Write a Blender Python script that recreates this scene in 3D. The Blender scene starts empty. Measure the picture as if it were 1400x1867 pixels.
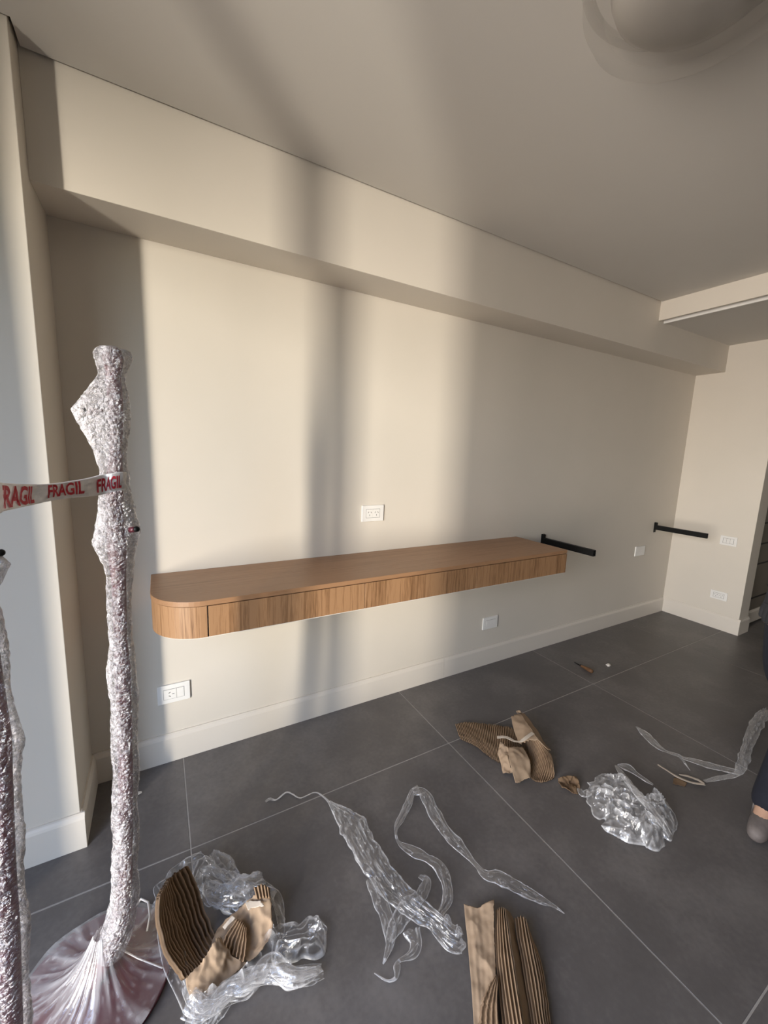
import bpy, math, random
from mathutils import Vector, noise
random.seed(7)
S = bpy.context.scene
COL = S.collection
PI = math.pi

# ---------------------------------------------------------------- camera
cam_data = bpy.data.cameras.new('camera')
cam = bpy.data.objects.new('camera', cam_data)
COL.objects.link(cam)
cam_data.sensor_fit = 'HORIZONTAL'
cam_data.sensor_width = 36.0
cam_data.lens = 729.55 / 1400 * 36.0
cam_data.clip_start = 0.02
from mathutils import Matrix
yaw, pitch, roll = 0.5155, -0.153, -0.0357
fw = Vector((math.sin(yaw) * math.cos(pitch), math.cos(yaw) * math.cos(pitch), math.sin(pitch)))
rt = Vector((math.cos(yaw), -math.sin(yaw), 0))
dn = fw.cross(rt)
r2 = rt * math.cos(roll) + dn * math.sin(roll)
d2 = dn * math.cos(roll) - rt * math.sin(roll)
cam.matrix_world = Matrix.Translation((0, -1.942, 1.48)) @ Matrix((r2, -d2, -fw)).transposed().to_4x4()
S.camera = cam

# ---------------------------------------------------------------- world, light, exposure
W = bpy.data.worlds.new('sky')
S.world = W
W.use_nodes = True
bg = W.node_tree.nodes['Background']
sky = W.node_tree.nodes.new('ShaderNodeTexSky')
sky.sky_type = 'NISHITA'; sky.sun_disc = False; sky.sun_elevation = math.radians(42); sky.sun_rotation = math.radians(150)
sky.air_density = 1.0; sky.dust_density = 2.5; sky.ozone_density = 1.0
W.node_tree.links.new(sky.outputs['Color'], bg.inputs['Color'])
bg.inputs['Strength'].default_value = 1.7
def area(name, loc, target, sx, sy, power, col, portal=False, spread=PI):
    l = bpy.data.lights.new(name, 'AREA')
    l.shape = 'RECTANGLE'; l.size = sx; l.size_y = sy; l.energy = power; l.color = col; l.spread = spread
    if portal: l.cycles.is_portal = True
    o = bpy.data.objects.new(name, l); COL.objects.link(o)
    o.location = loc
    o.rotation_euler = (Vector(target) - Vector(loc)).to_track_quat('-Z', 'Y').to_euler()
    return o
area('window_portal', (-1.12, -1.77, 1.2), (0, -1.77, 1.2), 1.5, 2.5, 1, (1, 1, 1), portal=True)
area('sunlit_facade_glint', (-9.2, -10.0, 1.1), (0.8, 0, 1.4), 0.60, 7.4, 2050, (1.0, 0.905, 0.765))
area('sunlit_facade', (-6.0, -2.9, 1.3), (0, -1.6, 1.3), 3.6, 4.6, 1050, (1.0, 0.90, 0.80))
vs = S.view_settings
vs.view_transform = 'Standard'; vs.look = 'None'; vs.gamma = 1.0; vs.exposure = 0.16
vs.use_curve_mapping = False
S.cycles.transparent_max_bounces = 32
S.cycles.max_bounces = 14
S.cycles.diffuse_bounces = 8

# ---------------------------------------------------------------- materials
def nt(name):
    m = bpy.data.materials.new(name); m.use_nodes = True
    t = m.node_tree
    return m, t, t.nodes['Principled BSDF'], t.nodes['Material Output']
def N(t, typ, **kw):
    n = t.nodes.new(typ)
    for k, v in kw.items():
        if k in n.inputs: n.inputs[k].default_value = v
        else: setattr(n, k, v)
    return n
def coords(t, scale=(1, 1, 1)):
    g = N(t, 'ShaderNodeNewGeometry')
    mp = N(t, 'ShaderNodeMapping'); mp.inputs['Scale'].default_value = scale
    t.links.new(g.outputs['Position'], mp.inputs['Vector'])
    return mp.outputs['Vector']
def ramp(t, fac, stops):
    r = N(t, 'ShaderNodeValToRGB')
    e = r.color_ramp.elements
    while len(e) < len(stops): e.new(0.5)
    for x, (p, c) in zip(e, stops):
        x.position = p; x.color = (*c, 1) if len(c) == 3 else c
    t.links.new(fac, r.inputs['Fac'])
    return r.outputs['Color']
def bump(t, b, h, strength, dist):
    n = N(t, 'ShaderNodeBump'); n.inputs['Strength'].default_value = strength; n.inputs['Distance'].default_value = dist
    t.links.new(h, n.inputs['Height']); t.links.new(n.outputs['Normal'], b.inputs['Normal'])
    return n.outputs['Normal']
def noise_mat(name, c1, c2, scale, rough, bstr=0.0, bscale=None, bdist=0.002, stretch=(1, 1, 1), detail=5, spec=0.5):
    m, t, b, o = nt(name)
    v = coords(t, stretch)
    n = N(t, 'ShaderNodeTexNoise', Scale=scale, Detail=detail); t.links.new(v, n.inputs['Vector'])
    t.links.new(ramp(t, n.outputs['Fac'], [(0.3, c1), (0.7, c2)]), b.inputs['Base Color'])
    b.inputs['Roughness'].default_value = rough
    b.inputs['Specular IOR Level'].default_value = spec
    if bstr:
        n2 = N(t, 'ShaderNodeTexNoise', Scale=bscale or scale, Detail=4); t.links.new(v, n2.inputs['Vector'])
        bump(t, b, n2.outputs['Fac'], bstr, bdist)
    return m
def flat(name, c, rough=0.5, metal=0.0, spec=0.5):
    return noise_mat(name, tuple(x * 0.96 for x in c), tuple(min(1, x * 1.04) for x in c), 9, rough, spec=spec) if not metal else _metal(name, c, rough)
def _metal(name, c, rough):
    m, t, b, o = nt(name)
    b.inputs['Base Color'].default_value = (*c, 1); b.inputs['Roughness'].default_value = rough; b.inputs['Metallic'].default_value = 1
    return m

M_wall = noise_mat('wall_paint', (0.665, 0.62, 0.55), (0.685, 0.635, 0.565), 3, 0.62, 0.05, 180, 0.001, spec=0.35)
M_ceil = noise_mat('ceiling_paint', (0.61, 0.585, 0.545), (0.63, 0.605, 0.565), 2, 0.75, 0.04, 160, 0.001, spec=0.3)
M_base = noise_mat('baseboard_enamel', (0.70, 0.65, 0.585), (0.72, 0.67, 0.60), 4, 0.38, spec=0.45)
M_grout = noise_mat('grout', (0.36, 0.34, 0.315), (0.44, 0.415, 0.385), 30, 0.8)
M_plate = flat('white_plastic', (0.82, 0.81, 0.79), 0.3)
M_slot = flat('dark_slot', (0.02, 0.02, 0.02), 0.6)
M_black = flat('black_steel', (0.006, 0.006, 0.006), 0.5, spec=0.2)
M_frame = flat('window_frame_aluminium', (0.10, 0.10, 0.10), 0.4)
M_melamine = flat('white_melamine', (0.80, 0.77, 0.72), 0.4)
M_shade = noise_mat('cabinet_panel_taupe', (0.16, 0.14, 0.115), (0.19, 0.165, 0.135), 5, 0.6)
M_red = flat('red_print', (0.55, 0.02, 0.035), 0.5)
M_burg = noise_mat('burgundy_enamel', (0.085, 0.012, 0.02), (0.12, 0.02, 0.03), 12, 0.35)
M_chip = flat('white_plaster', (0.78, 0.73, 0.66), 0.8)

def tile_mat():
    m, t, b, o = nt('grey_porcelain_tile')
    v = coords(t)
    n = N(t, 'ShaderNodeTexNoise', Scale=2.2, Detail=9, Roughness=0.65); t.links.new(v, n.inputs['Vector'])
    n2 = N(t, 'ShaderNodeTexNoise', Scale=60, Detail=3); t.links.new(v, n2.inputs['Vector'])
    mx = N(t, 'ShaderNodeMath', operation='MULTIPLY_ADD'); mx.inputs[1].default_value = 0.22
    t.links.new(n2.outputs['Fac'], mx.inputs[0]); t.links.new(n.outputs['Fac'], mx.inputs[2])
    c = ramp(t, mx.outputs[0], [(0.38, (0.092, 0.085, 0.083)), (0.60, (0.122, 0.113, 0.110)), (0.80, (0.18, 0.167, 0.160))])
    t.links.new(c, b.inputs['Base Color'])
    r = N(t, 'ShaderNodeMapRange'); r.inputs['To Min'].default_value = 0.34; r.inputs['To Max'].default_value = 0.5
    t.links.new(n.outputs['Fac'], r.inputs['Value']); t.links.new(r.outputs['Result'], b.inputs['Roughness'])
    b.inputs['Specular IOR Level'].default_value = 0.5
    bump(t, b, n2.outputs['Fac'], 0.06, 0.001)
    return m
M_tile = tile_mat()

def wood_mat(name, axis):
    m, t, b, o = nt(name)
    if axis == 'z':      # grain upright, changing along the front
        v = coords(t, (1, 1, 0.03)); v2 = coords(t, (1, 1, 0.06)); v3 = coords(t, (1, 0.2, 0.0))
    else:
        v = coords(t, (0.03, 1, 1)); v2 = coords(t, (0.06, 1, 1)); v3 = coords(t, (0.0, 1, 1))
    n = N(t, 'ShaderNodeTexNoise', Scale=95, Detail=5, Roughness=0.7, Distortion=0.3); t.links.new(v, n.inputs['Vector'])
    n2 = N(t, 'ShaderNodeTexNoise', Scale=300, Detail=2); t.links.new(v2, n2.inputs['Vector'])
    n3 = N(t, 'ShaderNodeTexNoise', Scale=9, Detail=3); t.links.new(v3, n3.inputs['Vector'])
    a = N(t, 'ShaderNodeMath', operation='MULTIPLY_ADD'); a.inputs[1].default_value = 0.35
    t.links.new(n2.outputs['Fac'], a.inputs[0]); t.links.new(n.outputs['Fac'], a.inputs[2])
    a2 = N(t, 'ShaderNodeMath', operation='MULTIPLY_ADD'); a2.inputs[1].default_value = 0.6
    t.links.new(n3.outputs['Fac'], a2.inputs[0]); t.links.new(a.outputs[0], a2.inputs[2])
    k = 1.0 if axis == 'z' else 0.86
    st = [(0.62, (0.09, 0.043, 0.019)), (0.80, (0.20, 0.104, 0.048)), (0.97, (0.32, 0.178, 0.089)), (1.0, (0.36, 0.205, 0.105))]
    if axis == 'x': st = [(0.55, (0.19, 0.097, 0.046)), (0.85, (0.28, 0.150, 0.075)), (1.0, (0.34, 0.19, 0.10))]
    t.links.new(ramp(t, a2.outputs[0], st), b.inputs['Base Color'])
    b.inputs['Roughness'].default_value = 0.42
    bump(t, b, a.outputs[0], 0.12, 0.001)
    return m
M_wood_v = wood_mat('oak_veneer_upright', 'z')
M_wood_h = wood_mat('oak_veneer_lengthwise', 'x')

def card_mat(name, c1, c2, tips=False):
    m, t, b, o = nt(name)
    v = coords(t)
    n = N(t, 'ShaderNodeTexNoise', Scale=26, Detail=6, Roughness=0.7); t.links.new(v, n.inputs['Vector'])
    col = ramp(t, n.outputs['Fac'], [(0.3, c1), (0.7, c2)])
    if tips:      # flute tips painted paler than the grooves, so groove shade sits in the colour
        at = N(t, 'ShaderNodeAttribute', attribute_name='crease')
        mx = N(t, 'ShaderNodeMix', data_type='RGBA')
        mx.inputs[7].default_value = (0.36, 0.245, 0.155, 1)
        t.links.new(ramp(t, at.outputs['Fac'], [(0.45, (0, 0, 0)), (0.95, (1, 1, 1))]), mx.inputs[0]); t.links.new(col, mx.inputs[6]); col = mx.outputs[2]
    t.links.new(col, b.inputs['Base Color'])
    b.inputs['Roughness'].default_value = 0.85; b.inputs['Specular IOR Level'].default_value = 0.2
    n2 = N(t, 'ShaderNodeTexNoise', Scale=70, Detail=3); t.links.new(v, n2.inputs['Vector'])
    bump(t, b, n2.outputs['Fac'], 0.25, 0.002)
    return m
M_kraft = card_mat('kraft_paper', (0.32, 0.228, 0.150), (0.38, 0.275, 0.186))
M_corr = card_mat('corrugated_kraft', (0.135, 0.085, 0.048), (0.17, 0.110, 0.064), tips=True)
M_paper = card_mat('paper_tape', (0.55, 0.47, 0.38), (0.63, 0.55, 0.46))

def film_mat(name, base, gain, rough=0.12, white=(0.86, 0.86, 0.87), bscale=40, bstr=0.35):
    """thin clear plastic: see-through, glossy, whitened where creased"""
    m, t, b, o = nt(name)
    at = N(t, 'ShaderNodeAttribute', attribute_name='crease')
    lw = N(t, 'ShaderNodeLayerWeight', Blend=0.35)
    f = N(t, 'ShaderNodeMath', operation='MULTIPLY_ADD'); f.inputs[1].default_value = gain; f.inputs[2].default_value = base
    t.links.new(at.outputs['Fac'], f.inputs[0])
    f2 = N(t, 'ShaderNodeMath', operation='MULTIPLY_ADD', use_clamp=True); f2.inputs[1].default_value = 0.11
    t.links.new(lw.outputs['Fresnel'], f2.inputs[0]); t.links.new(f.outputs[0], f2.inputs[2])
    b.inputs['Base Color'].default_value = (*white, 1)
    b.inputs['Roughness'].default_value = rough
    b.inputs['Specular IOR Level'].default_value = 1.0
    v = coords(t)
    n = N(t, 'ShaderNodeTexNoise', Scale=bscale, Detail=4, Roughness=0.6); t.links.new(v, n.inputs['Vector'])
    nrm = bump(t, b, n.outputs['Fac'], bstr, 0.006)
    tr = N(t, 'ShaderNodeBsdfTransparent')
    mix = N(t, 'ShaderNodeMixShader')
    t.links.new(f2.outputs[0], mix.inputs[0]); t.links.new(tr.outputs[0], mix.inputs[1]); t.links.new(b.outputs[0], mix.inputs[2])
    gl = N(t, 'ShaderNodeBsdfGlossy'); gl.inputs['Roughness'].default_value = 0.10; gl.inputs['Color'].default_value = (1, 1, 1, 1)
    t.links.new(nrm, gl.inputs['Normal'])
    mix2 = N(t, 'ShaderNodeMixShader'); mix2.inputs[0].default_value = 0.04
    t.links.new(mix.outputs[0], mix2.inputs[1]); t.links.new(gl.outputs[0], mix2.inputs[2])
    t.links.new(mix2.outputs[0], o.inputs['Surface'])
    return m
M_film = film_mat('clear_stretch_film', 0.015, 0.62, bstr=0.18)
M_bag = film_mat('clear_plastic_bag', 0.07, 0.42)
M_skirt = film_mat('stretch_film_on_base', 0.08, 0.36)
M_tapefilm = film_mat('white_packing_tape', 0.74, 0.2, 0.3, (0.80, 0.77, 0.74), 60, 0.25)

def wrap_mat():
    m, t, b, o = nt('bubble_wrap')
    v = coords(t)
    at = N(t, 'ShaderNodeAttribute', attribute_name='crease')
    b.inputs['Base Color'].default_value = (0.66, 0.63, 0.64, 1)
    b.inputs['Roughness'].default_value = 0.16; b.inputs['Specular IOR Level'].default_value = 1.0
    vo = N(t, 'ShaderNodeTexVoronoi', Scale=120); t.links.new(v, vo.inputs['Vector'])
    n = N(t, 'ShaderNodeTexNoise', Scale=150, Detail=3, Roughness=0.7); t.links.new(v, n.inputs['Vector'])
    a = N(t, 'ShaderNodeMath', operation='MULTIPLY_ADD'); a.inputs[1].default_value = -0.7
    t.links.new(vo.outputs['Distance'], a.inputs[0]); t.links.new(n.outputs['Fac'], a.inputs[2])
    nrm = bump(t, b, a.outputs[0], 1.0, 0.010)
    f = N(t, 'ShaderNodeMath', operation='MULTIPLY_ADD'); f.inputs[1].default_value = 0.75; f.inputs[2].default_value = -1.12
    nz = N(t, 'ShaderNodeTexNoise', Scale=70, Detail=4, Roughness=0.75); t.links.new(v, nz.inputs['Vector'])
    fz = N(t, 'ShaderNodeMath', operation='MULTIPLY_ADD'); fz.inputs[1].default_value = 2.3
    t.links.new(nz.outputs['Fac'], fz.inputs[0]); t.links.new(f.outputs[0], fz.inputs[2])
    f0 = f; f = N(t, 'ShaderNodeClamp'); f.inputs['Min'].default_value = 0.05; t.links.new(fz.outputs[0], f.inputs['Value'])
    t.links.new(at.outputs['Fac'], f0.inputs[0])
    tr = N(t, 'ShaderNodeBsdfTransparent')
    mix = N(t, 'ShaderNodeMixShader')
    t.links.new(f.outputs[0], mix.inputs[0]); t.links.new(tr.outputs[0], mix.inputs[1]); t.links.new(b.outputs[0], mix.inputs[2])
    gl = N(t, 'ShaderNodeBsdfGlossy'); gl.inputs['Roughness'].default_value = 0.16; gl.inputs['Color'].default_value = (1, 1, 1, 1)
    t.links.new(nrm, gl.inputs['Normal'])
    mix2 = N(t, 'ShaderNodeMixShader'); mix2.inputs[0].default_value = 0.16
    t.links.new(mix.outputs[0], mix2.inputs[1]); t.links.new(gl.outputs[0], mix2.inputs[2])
    t.links.new(mix2.outputs[0], o.inputs['Surface'])
    return m
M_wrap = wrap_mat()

# ---------------------------------------------------------------- helpers
def link(o, parent=None):
    COL.objects.link(o)
    if parent is not None: o.parent = parent
    return o
def wloc(o):
    v = Vector((0, 0, 0))
    while o is not None:
        v = v + Vector(o.location); o = o.parent
    return v
def mesh(name, verts, faces, mat, parent=None, smooth=False, loc=None, crease=None):
    """ONE mesh object from world-space vertices; origin at loc (top level) or at its parent"""
    off = wloc(parent) if parent is not None else (Vector(loc) if loc is not None else Vector((0, 0, 0)))
    me = bpy.data.meshes.new(name)
    me.from_pydata([tuple(Vector(v) - off) for v in verts], [], faces)
    me.update()
    if crease is not None:
        a = me.attributes.new('crease', 'FLOAT', 'POINT')
        a.data.foreach_set('value', crease)
    me.materials.append(mat)
    if smooth: me.polygons.foreach_set('use_smooth', [True] * len(me.polygons))
    o = bpy.data.objects.new(name, me)
    link(o, parent)
    if parent is None and loc is not None: o.location = loc
    return o
def thing(name, loc, label, cat, group=None):
    o = bpy.data.objects.new(name, None); link(o)
    o.location = loc; o.empty_display_size = 0.05
    tag(o, label, cat, group)
    return o
def tag(o, label, cat, group=None):
    o['label'] = label; o['category'] = cat
    if group: o['group'] = group
    return o
def struct(o, label=None):
    o['kind'] = 'structure'
    if label: o['label'] = label
    return o
def box_vf(x0, x1, y0, y1, z0, z1, vf=None):
    v, f = vf if vf else ([], [])
    n = len(v)
    v += [(x0, y0, z0), (x1, y0, z0), (x1, y1, z0), (x0, y1, z0), (x0, y0, z1), (x1, y0, z1), (x1, y1, z1), (x0, y1, z1)]
    f += [tuple(n + i for i in q) for q in ((0, 3, 2, 1), (4, 5, 6, 7), (0, 1, 5, 4), (1, 2, 6, 5), (2, 3, 7, 6), (3, 0, 4, 7))]
    return v, f
def box(name, b, mat, parent=None, bevel=0.0, seg=2, loc=None):
    v, f = box_vf(*b)
    if loc is None and parent is None: loc = ((b[0] + b[1]) / 2, (b[2] + b[3]) / 2, b[4])
    o = mesh(name, v, f, mat, parent, loc=loc)
    if bevel: bev(o, bevel, seg)
    return o
def bev(o, w, seg=2):
    m = o.modifiers.new('bevel', 'BEVEL'); m.width = w; m.segments = seg; m.limit_method = 'ANGLE'; m.angle_limit = 0.6
    return o
def prism_vf(poly, z0, z1):
    n = len(poly)
    v = [(x, y, z0) for x, y in poly] + [(x, y, z1) for x, y in poly]
    f = [tuple(range(n - 1, -1, -1)), tuple(range(n, 2 * n))] + [(i, (i + 1) % n, n + (i + 1) % n, n + i) for i in range(n)]
    return v, f
def extrude_profile(name, prof, a, b, mat, parent=None, loc=None, normal=None):
    """profile of (out, z) swept from a to b along the floor; out points along normal"""
    a, b, nm = Vector(a), Vector(b), Vector(normal)
    n = len(prof); v = []
    for p in (a, b):
        for (o_, z) in prof: v.append(tuple(p + nm * o_ + Vector((0, 0, z))))
    f = [(i, (i + 1) % n, n + (i + 1) % n, n + i) for i in range(n)] + [tuple(range(n)), tuple(range(2 * n - 1, n - 1, -1))]
    return mesh(name, v, f, mat, parent, loc=loc if loc is not None else tuple(a))
def tube_vf(pts, rad, n=12, vf=None, cap=True):
    v, f = vf if vf else ([], [])
    base = len(v); P = [Vector(p) for p in pts]; up = None
    for i, p in enumerate(P):
        d = (P[min(i + 1, len(P) - 1)] - P[max(i - 1, 0)]).normalized()
        if up is None:
            up = Vector((0, 0, 1)) if abs(d.z) < 0.9 else Vector((1, 0, 0))
        s = d.cross(up).normalized(); up = s.cross(d).normalized()
        r = rad[i] if isinstance(rad, (list, tuple)) else rad
        for k in range(n):
            a = 2 * PI * k / n
            v.append(tuple(p + (s * math.cos(a) + up * math.sin(a)) * r))
    for i in range(len(P) - 1):
        for k in range(n):
            k2 = (k + 1) % n
            f.append((base + i * n + k, base + i * n + k2, base + (i + 1) * n + k2, base + (i + 1) * n + k))
    if cap:
        f.append(tuple(base + k for k in range(n - 1, -1, -1)))
        f.append(tuple(base + (len(P) - 1) * n + k for k in range(n)))
    return v, f
def lathe_vf(prof, c, n=32, vf=None):
    v, f = vf if vf else ([], [])
    b = len(v); m = len(prof)
    for k in range(n):
        a = 2 * PI * k / n
        for r, z in prof: v.append((c[0] + r * math.cos(a), c[1] + r * math.sin(a), c[2] + z))
    for k in range(n):
        k2 = (k + 1) % n
        for i in range(m - 1):
            f.append((b + k * m + i, b + k2 * m + i, b + k2 * m + i + 1, b + k * m + i + 1))
    return v, f
def catmull(P, t):
    """P: list of Vectors, t in 0..1"""
    n = len(P) - 1
    if n == 0: return P[0]
    x = min(max(t, 0), 1) * n; i = min(int(x), n - 1); u = x - i
    p1, p2 = P[i], P[i + 1]
    p0 = P[i - 1] if i > 0 else p1 * 2 - p2
    p3 = P[i + 2] if i + 2 <= n else p2 * 2 - p1
    return 0.5 * ((2 * p1) + (p2 - p0) * u + (2 * p0 - 5 * p1 + 4 * p2 - p3) * u * u + (3 * p1 - p0 - 3 * p2 + p3) * u ** 3)
def ns(x, y, z): return noise.noise(Vector((x, y, z)))
def ridge(x, y, z): return 1 - abs(noise.noise(Vector((x, y, z)))) * 2.2

def sheet(name, net, mat, parent=None, nu=24, nv=60, wl=0.0, amp=0.0, torn=(0.02, 0.02), tornv=(0, 0), th=0.003, crumple=0.003, cscale=18, seed=0, loc=None, zmin=0.0015):
    """torn board bent over a net of points. Rows of the net = along the flutes; flutes are cut across the columns"""
    rows = [[Vector(p) for p in r] for r in net]
    def S_(u, v): return catmull([catmull(r, v) for r in rows], u)
    # length across the flutes, at mid height
    L = [0.0]; pv = S_(0.5, 0)
    for j in range(1, nv + 1):
        q = S_(0.5, j / nv); L.append(L[-1] + (q - pv).length); pv = q
    top, bot, tips = [], [], []
    for i in range(nu + 1):
        for j in range(nv + 1):
            jt = seed * 7.3 + j * 0.9
            u0 = torn[0] * (0.5 + 0.5 * ns(jt, 3.1, 0.5) + 0.35 * ns(jt * 3.1, 1.7, 2.5))
            u1 = 1 - torn[1] * (0.5 + 0.5 * ns(jt, 9.1, 5.5) + 0.35 * ns(jt * 3.1, 6.7, 4.5))
            it = seed * 5.1 + i * 0.9
            v0 = tornv[0] * (0.5 + 0.5 * ns(it, 13.1, 0.5)); v1 = 1 - tornv[1] * (0.5 + 0.5 * ns(it, 19.1, 5.5))
            u = u0 + (u1 - u0) * i / nu; v = v0 + (v1 - v0) * j / nv
            p = S_(u, v); e = 0.01
            nrm = (S_(min(u + e, 1), v) - S_(max(u - e, 0), v)).cross(S_(u, min(v + e, 1)) - S_(u, max(v - e, 0)))
            nrm = nrm.normalized() if nrm.length > 1e-9 else Vector((0, 0, 1))
            p = p + nrm * crumple * (1.3 * ridge(p.x * cscale * .7 + seed, p.y * cscale * .7, p.z * cscale * .7) - 0.8 + 0.5 * ns(p.x * cscale * 2.7, p.y * cscale * 2.7 + seed, p.z * 31))
            d = amp * math.sin(2 * PI * L[j] / wl) if wl else 0.0
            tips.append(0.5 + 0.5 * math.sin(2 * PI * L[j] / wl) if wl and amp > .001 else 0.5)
            a = p + nrm * d; b = p - nrm * (th + amp * 0.5)
            a.z = max(a.z, zmin + 0.001); b.z = max(b.z, zmin)
            top.append(tuple(a)); bot.append(tuple(b))
    n = (nu + 1) * (nv + 1); w = nv + 1; f = []
    for i in range(nu):
        for j in range(nv):
            a = i * w + j
            f.append((a, a + w, a + w + 1, a + 1)); f.append((n + a, n + a + 1, n + a + w + 1, n + a + w))
    for j in range(nv):
        f.append((j, j + 1, n + j + 1, n + j)); a = nu * w + j; f.append((a, n + a, n + a + 1, a + 1))
    for i in range(nu):
        a = i * w; f.append((a, n + a, n + a + w, a + w)); a = i * w + nv; f.append((a, a + w, n + a + w, n + a))
    return mesh(name, top + bot, f, mat, parent, smooth=True, loc=loc, crease=tips + [0.5] * len(tips))

def film_ribbon(name, path, mat, parent=None, nl=90, nc=16, amp=0.02, freq=5.0, seed=0, loc=None, lift=0.003, jag=0.12, smooth=True):
    """flattened sleeve of film lying along a path of (x, y, z, width)"""
    P = [Vector(p[:3]) for p in path]; Wd = [Vector((p[3], 0, 0)) for p in path]
    v, f, cr = [], [], []
    m = 2 * nc; s_len = 0.0; amp *= 0.6
    for i in range(nl + 1):
        t = i / nl
        c = catmull(P, t); w = max(catmull(Wd, t).x, 0.002)
        d = catmull(P, min(t + 0.01, 1)) - catmull(P, max(t - 0.01, 0)); d.z *= 0.3; d = d.normalized() if d.length > 1e-9 else Vector((1, 0, 0))
        s = Vector((-d.y, d.x, 0)).normalized()
        if i: s_len += (c - c_prev).length
        c_prev = c
        w = w * 1.0
        w *= 1 + jag * ns(s_len * 22, seed, 1.5) * 2
        for k in range(m):
            top = k < nc
            q = (k / (nc - 1)) if top else 1 - ((k - nc) / (nc - 1))
            x = (q - 0.5)
            e = 1 - (2 * x) ** 2
            R = ridge(q * freq + seed * 3.7 + (0 if top else 50) + 0.5 * ns(s_len * 5, seed, 0), s_len * 2.2 + seed, 0.3)
            R2 = ridge(q * freq * 0.7 + seed + s_len * 14, s_len * 24.0 - q * 2.5, 7.7 + (0 if top else 9))
            hh = amp * min(1, w / 0.05) * (0.25 + 0.75 * max(R, 0)) * (0.35 + 0.65 * e)
            z = (hh if top else hh * 0.2) + amp * 0.42 * max(R2, 0) * min(1, w / 0.05)
            off = s * (w * x)
            p = c + off + d * (0.010 * ns(q * 2, s_len * 12, seed + 4) * min(1, w / 0.04))
            p.z = c.z + lift + z
            v.append(tuple(p))
            edge = max(0, abs(2 * x) - 0.86) / 0.14
            cr.append(min(1, max(0, (R - 0.90) / 0.10) ** 1.4 * 0.60 + 0.50 * edge + max(0, (R2 - 0.92) / 0.08) ** 1.5 * 0.7 + (0.5 if w < 0.010 else 0)))
    for i in range(nl):
        for k in range(m):
            k2 = (k + 1) % m
            f.append((i * m + k, i * m + k2, (i + 1) * m + k2, (i + 1) * m + k))
    return mesh(name, v, f, mat, parent, smooth=smooth, loc=loc, crease=cr)

def film_crumple(name, outline, center, mat, parent=None, h=0.06, nr=26, na=110, rho0=0.0, seed=0, freq=14, loc=None, base=0.003, floor_shell=True, dome=1.0):
    """crumpled film heap inside a floor outline; outline as (x, y)"""
    O = [Vector((p[0], p[1], 0)) for p in outline]; c = Vector((center[0], center[1], 0))
    v, f, cr = [], [], []
    shells = 2 if floor_shell else 1
    for sh in range(shells):
        b0 = len(v)
        for i in range(nr + 1):
            rho = rho0 + (1 - rho0) * i / nr
            for k in range(na):
                x = k / na * len(O); j = int(x); u = x - j
                p0, p1, p2, p3 = O[j - 1], O[j % len(O)], O[(j + 1) % len(O)], O[(j + 2) % len(O)]
                e = 0.5 * ((2 * p1) + (p2 - p0) * u + (2 * p0 - 5 * p1 + 4 * p2 - p3) * u * u + (3 * p1 - p0 - 3 * p2 + p3) * u ** 3)
                p = c + (e - c) * rho
                X, Y = p.x * freq, p.y * freq
                wx, wy = ns(X * .5, Y * .5, seed + 3) * 1.2, ns(X * .5, Y * .5, seed + 8) * 1.2
                R = ridge(X * .55 + wx, Y * .55 + wy, seed + sh * 11)
                R2 = ridge(X * 1.5 + wx, Y * 1.5 + wy, seed + 5 + sh * 7)
                edge = 1 - rho
                prof = min(1, edge * 3.2) * dome + (1 - dome) * min(1, edge * 6) * min(1, (rho - rho0) * 6 + 0.1)
                z = base + h * prof * (0.30 + 0.55 * max(R, 0) + 0.25 * max(R2, 0)) * (1 if sh == 0 else 0.45)
                q = p + Vector((ns(X * 1.3, Y * 1.3, seed + 20), ns(X * 1.3, Y * 1.3, seed + 30), 0)) * 0.018
                v.append((q.x, q.y, z))
                cr.append(min(1, max(0, (R - 0.80) / 0.20) ** 1.5 * 0.65 + max(0, (R2 - 0.86) / 0.14) ** 1.5 * 0.5 + (0.55 if i >= nr - 1 else 0)))
        for i in range(nr):
            for k in range(na):
                k2 = (k + 1) % na
                f.append((b0 + i * na + k, b0 + i * na + k2, b0 + (i + 1) * na + k2, b0 + (i + 1) * na + k))
    return mesh(name, v, f, mat, parent, smooth=False, loc=loc, crease=cr)

# ---------------------------------------------------------------- the room
H = 2.599
XL, XR, XW = -0.303, 4.324, -1.0            # column side, right wall, window wall
# floor: grout bed with a tile grid on it
bed = struct(box('floor', (XW - 0.1, 6.6, -4.5, 0.1, -0.05, -0.0012), M_grout, loc=(2, -2, 0)))
tx = [-2.361, -1.159, 0.043, 1.244, 2.450, 3.656, 4.86, 6.06, 7.26]
ty = [0.695, -0.509, -1.697, -2.89, -4.08, -5.28]
tiles = {}
for i in range(len(tx) - 1):
    for j in range(len(ty) - 1):
        x0, x1 = max(tx[i], XW - 0.05) + 0.0023, min(tx[i + 1], 6.5) - 0.0023
        y1, y0 = min(ty[j], 0.05) - 0.0023, max(ty[j + 1], -4.4) + 0.0023
        if x1 - x0 < 0.02 or y1 - y0 < 0.02: continue
        key = (round(x1 - x0, 4), round(y1 - y0, 4))
        cx, cy = (x0 + x1) / 2, (y0 + y1) / 2
        if key in tiles:
            o = tiles[key].copy(); COL.objects.link(o); o.parent = bed
            o.location = Vector((cx, cy, 0)) - Vector(bed.location)
        else:
            v, f = box_vf(-key[0] / 2, key[0] / 2, -key[1] / 2, key[1] / 2, -0.012, 0)
            me = bpy.data.meshes.new('tile'); me.from_pydata(v, [], f); me.materials.append(M_tile)
            o = bpy.data.objects.new('tile', me); link(o, bed)
            o.location = Vector((cx, cy, 0)) - Vector(bed.location)
            bev(o, 0.001, 1); tiles[key] = o

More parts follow.
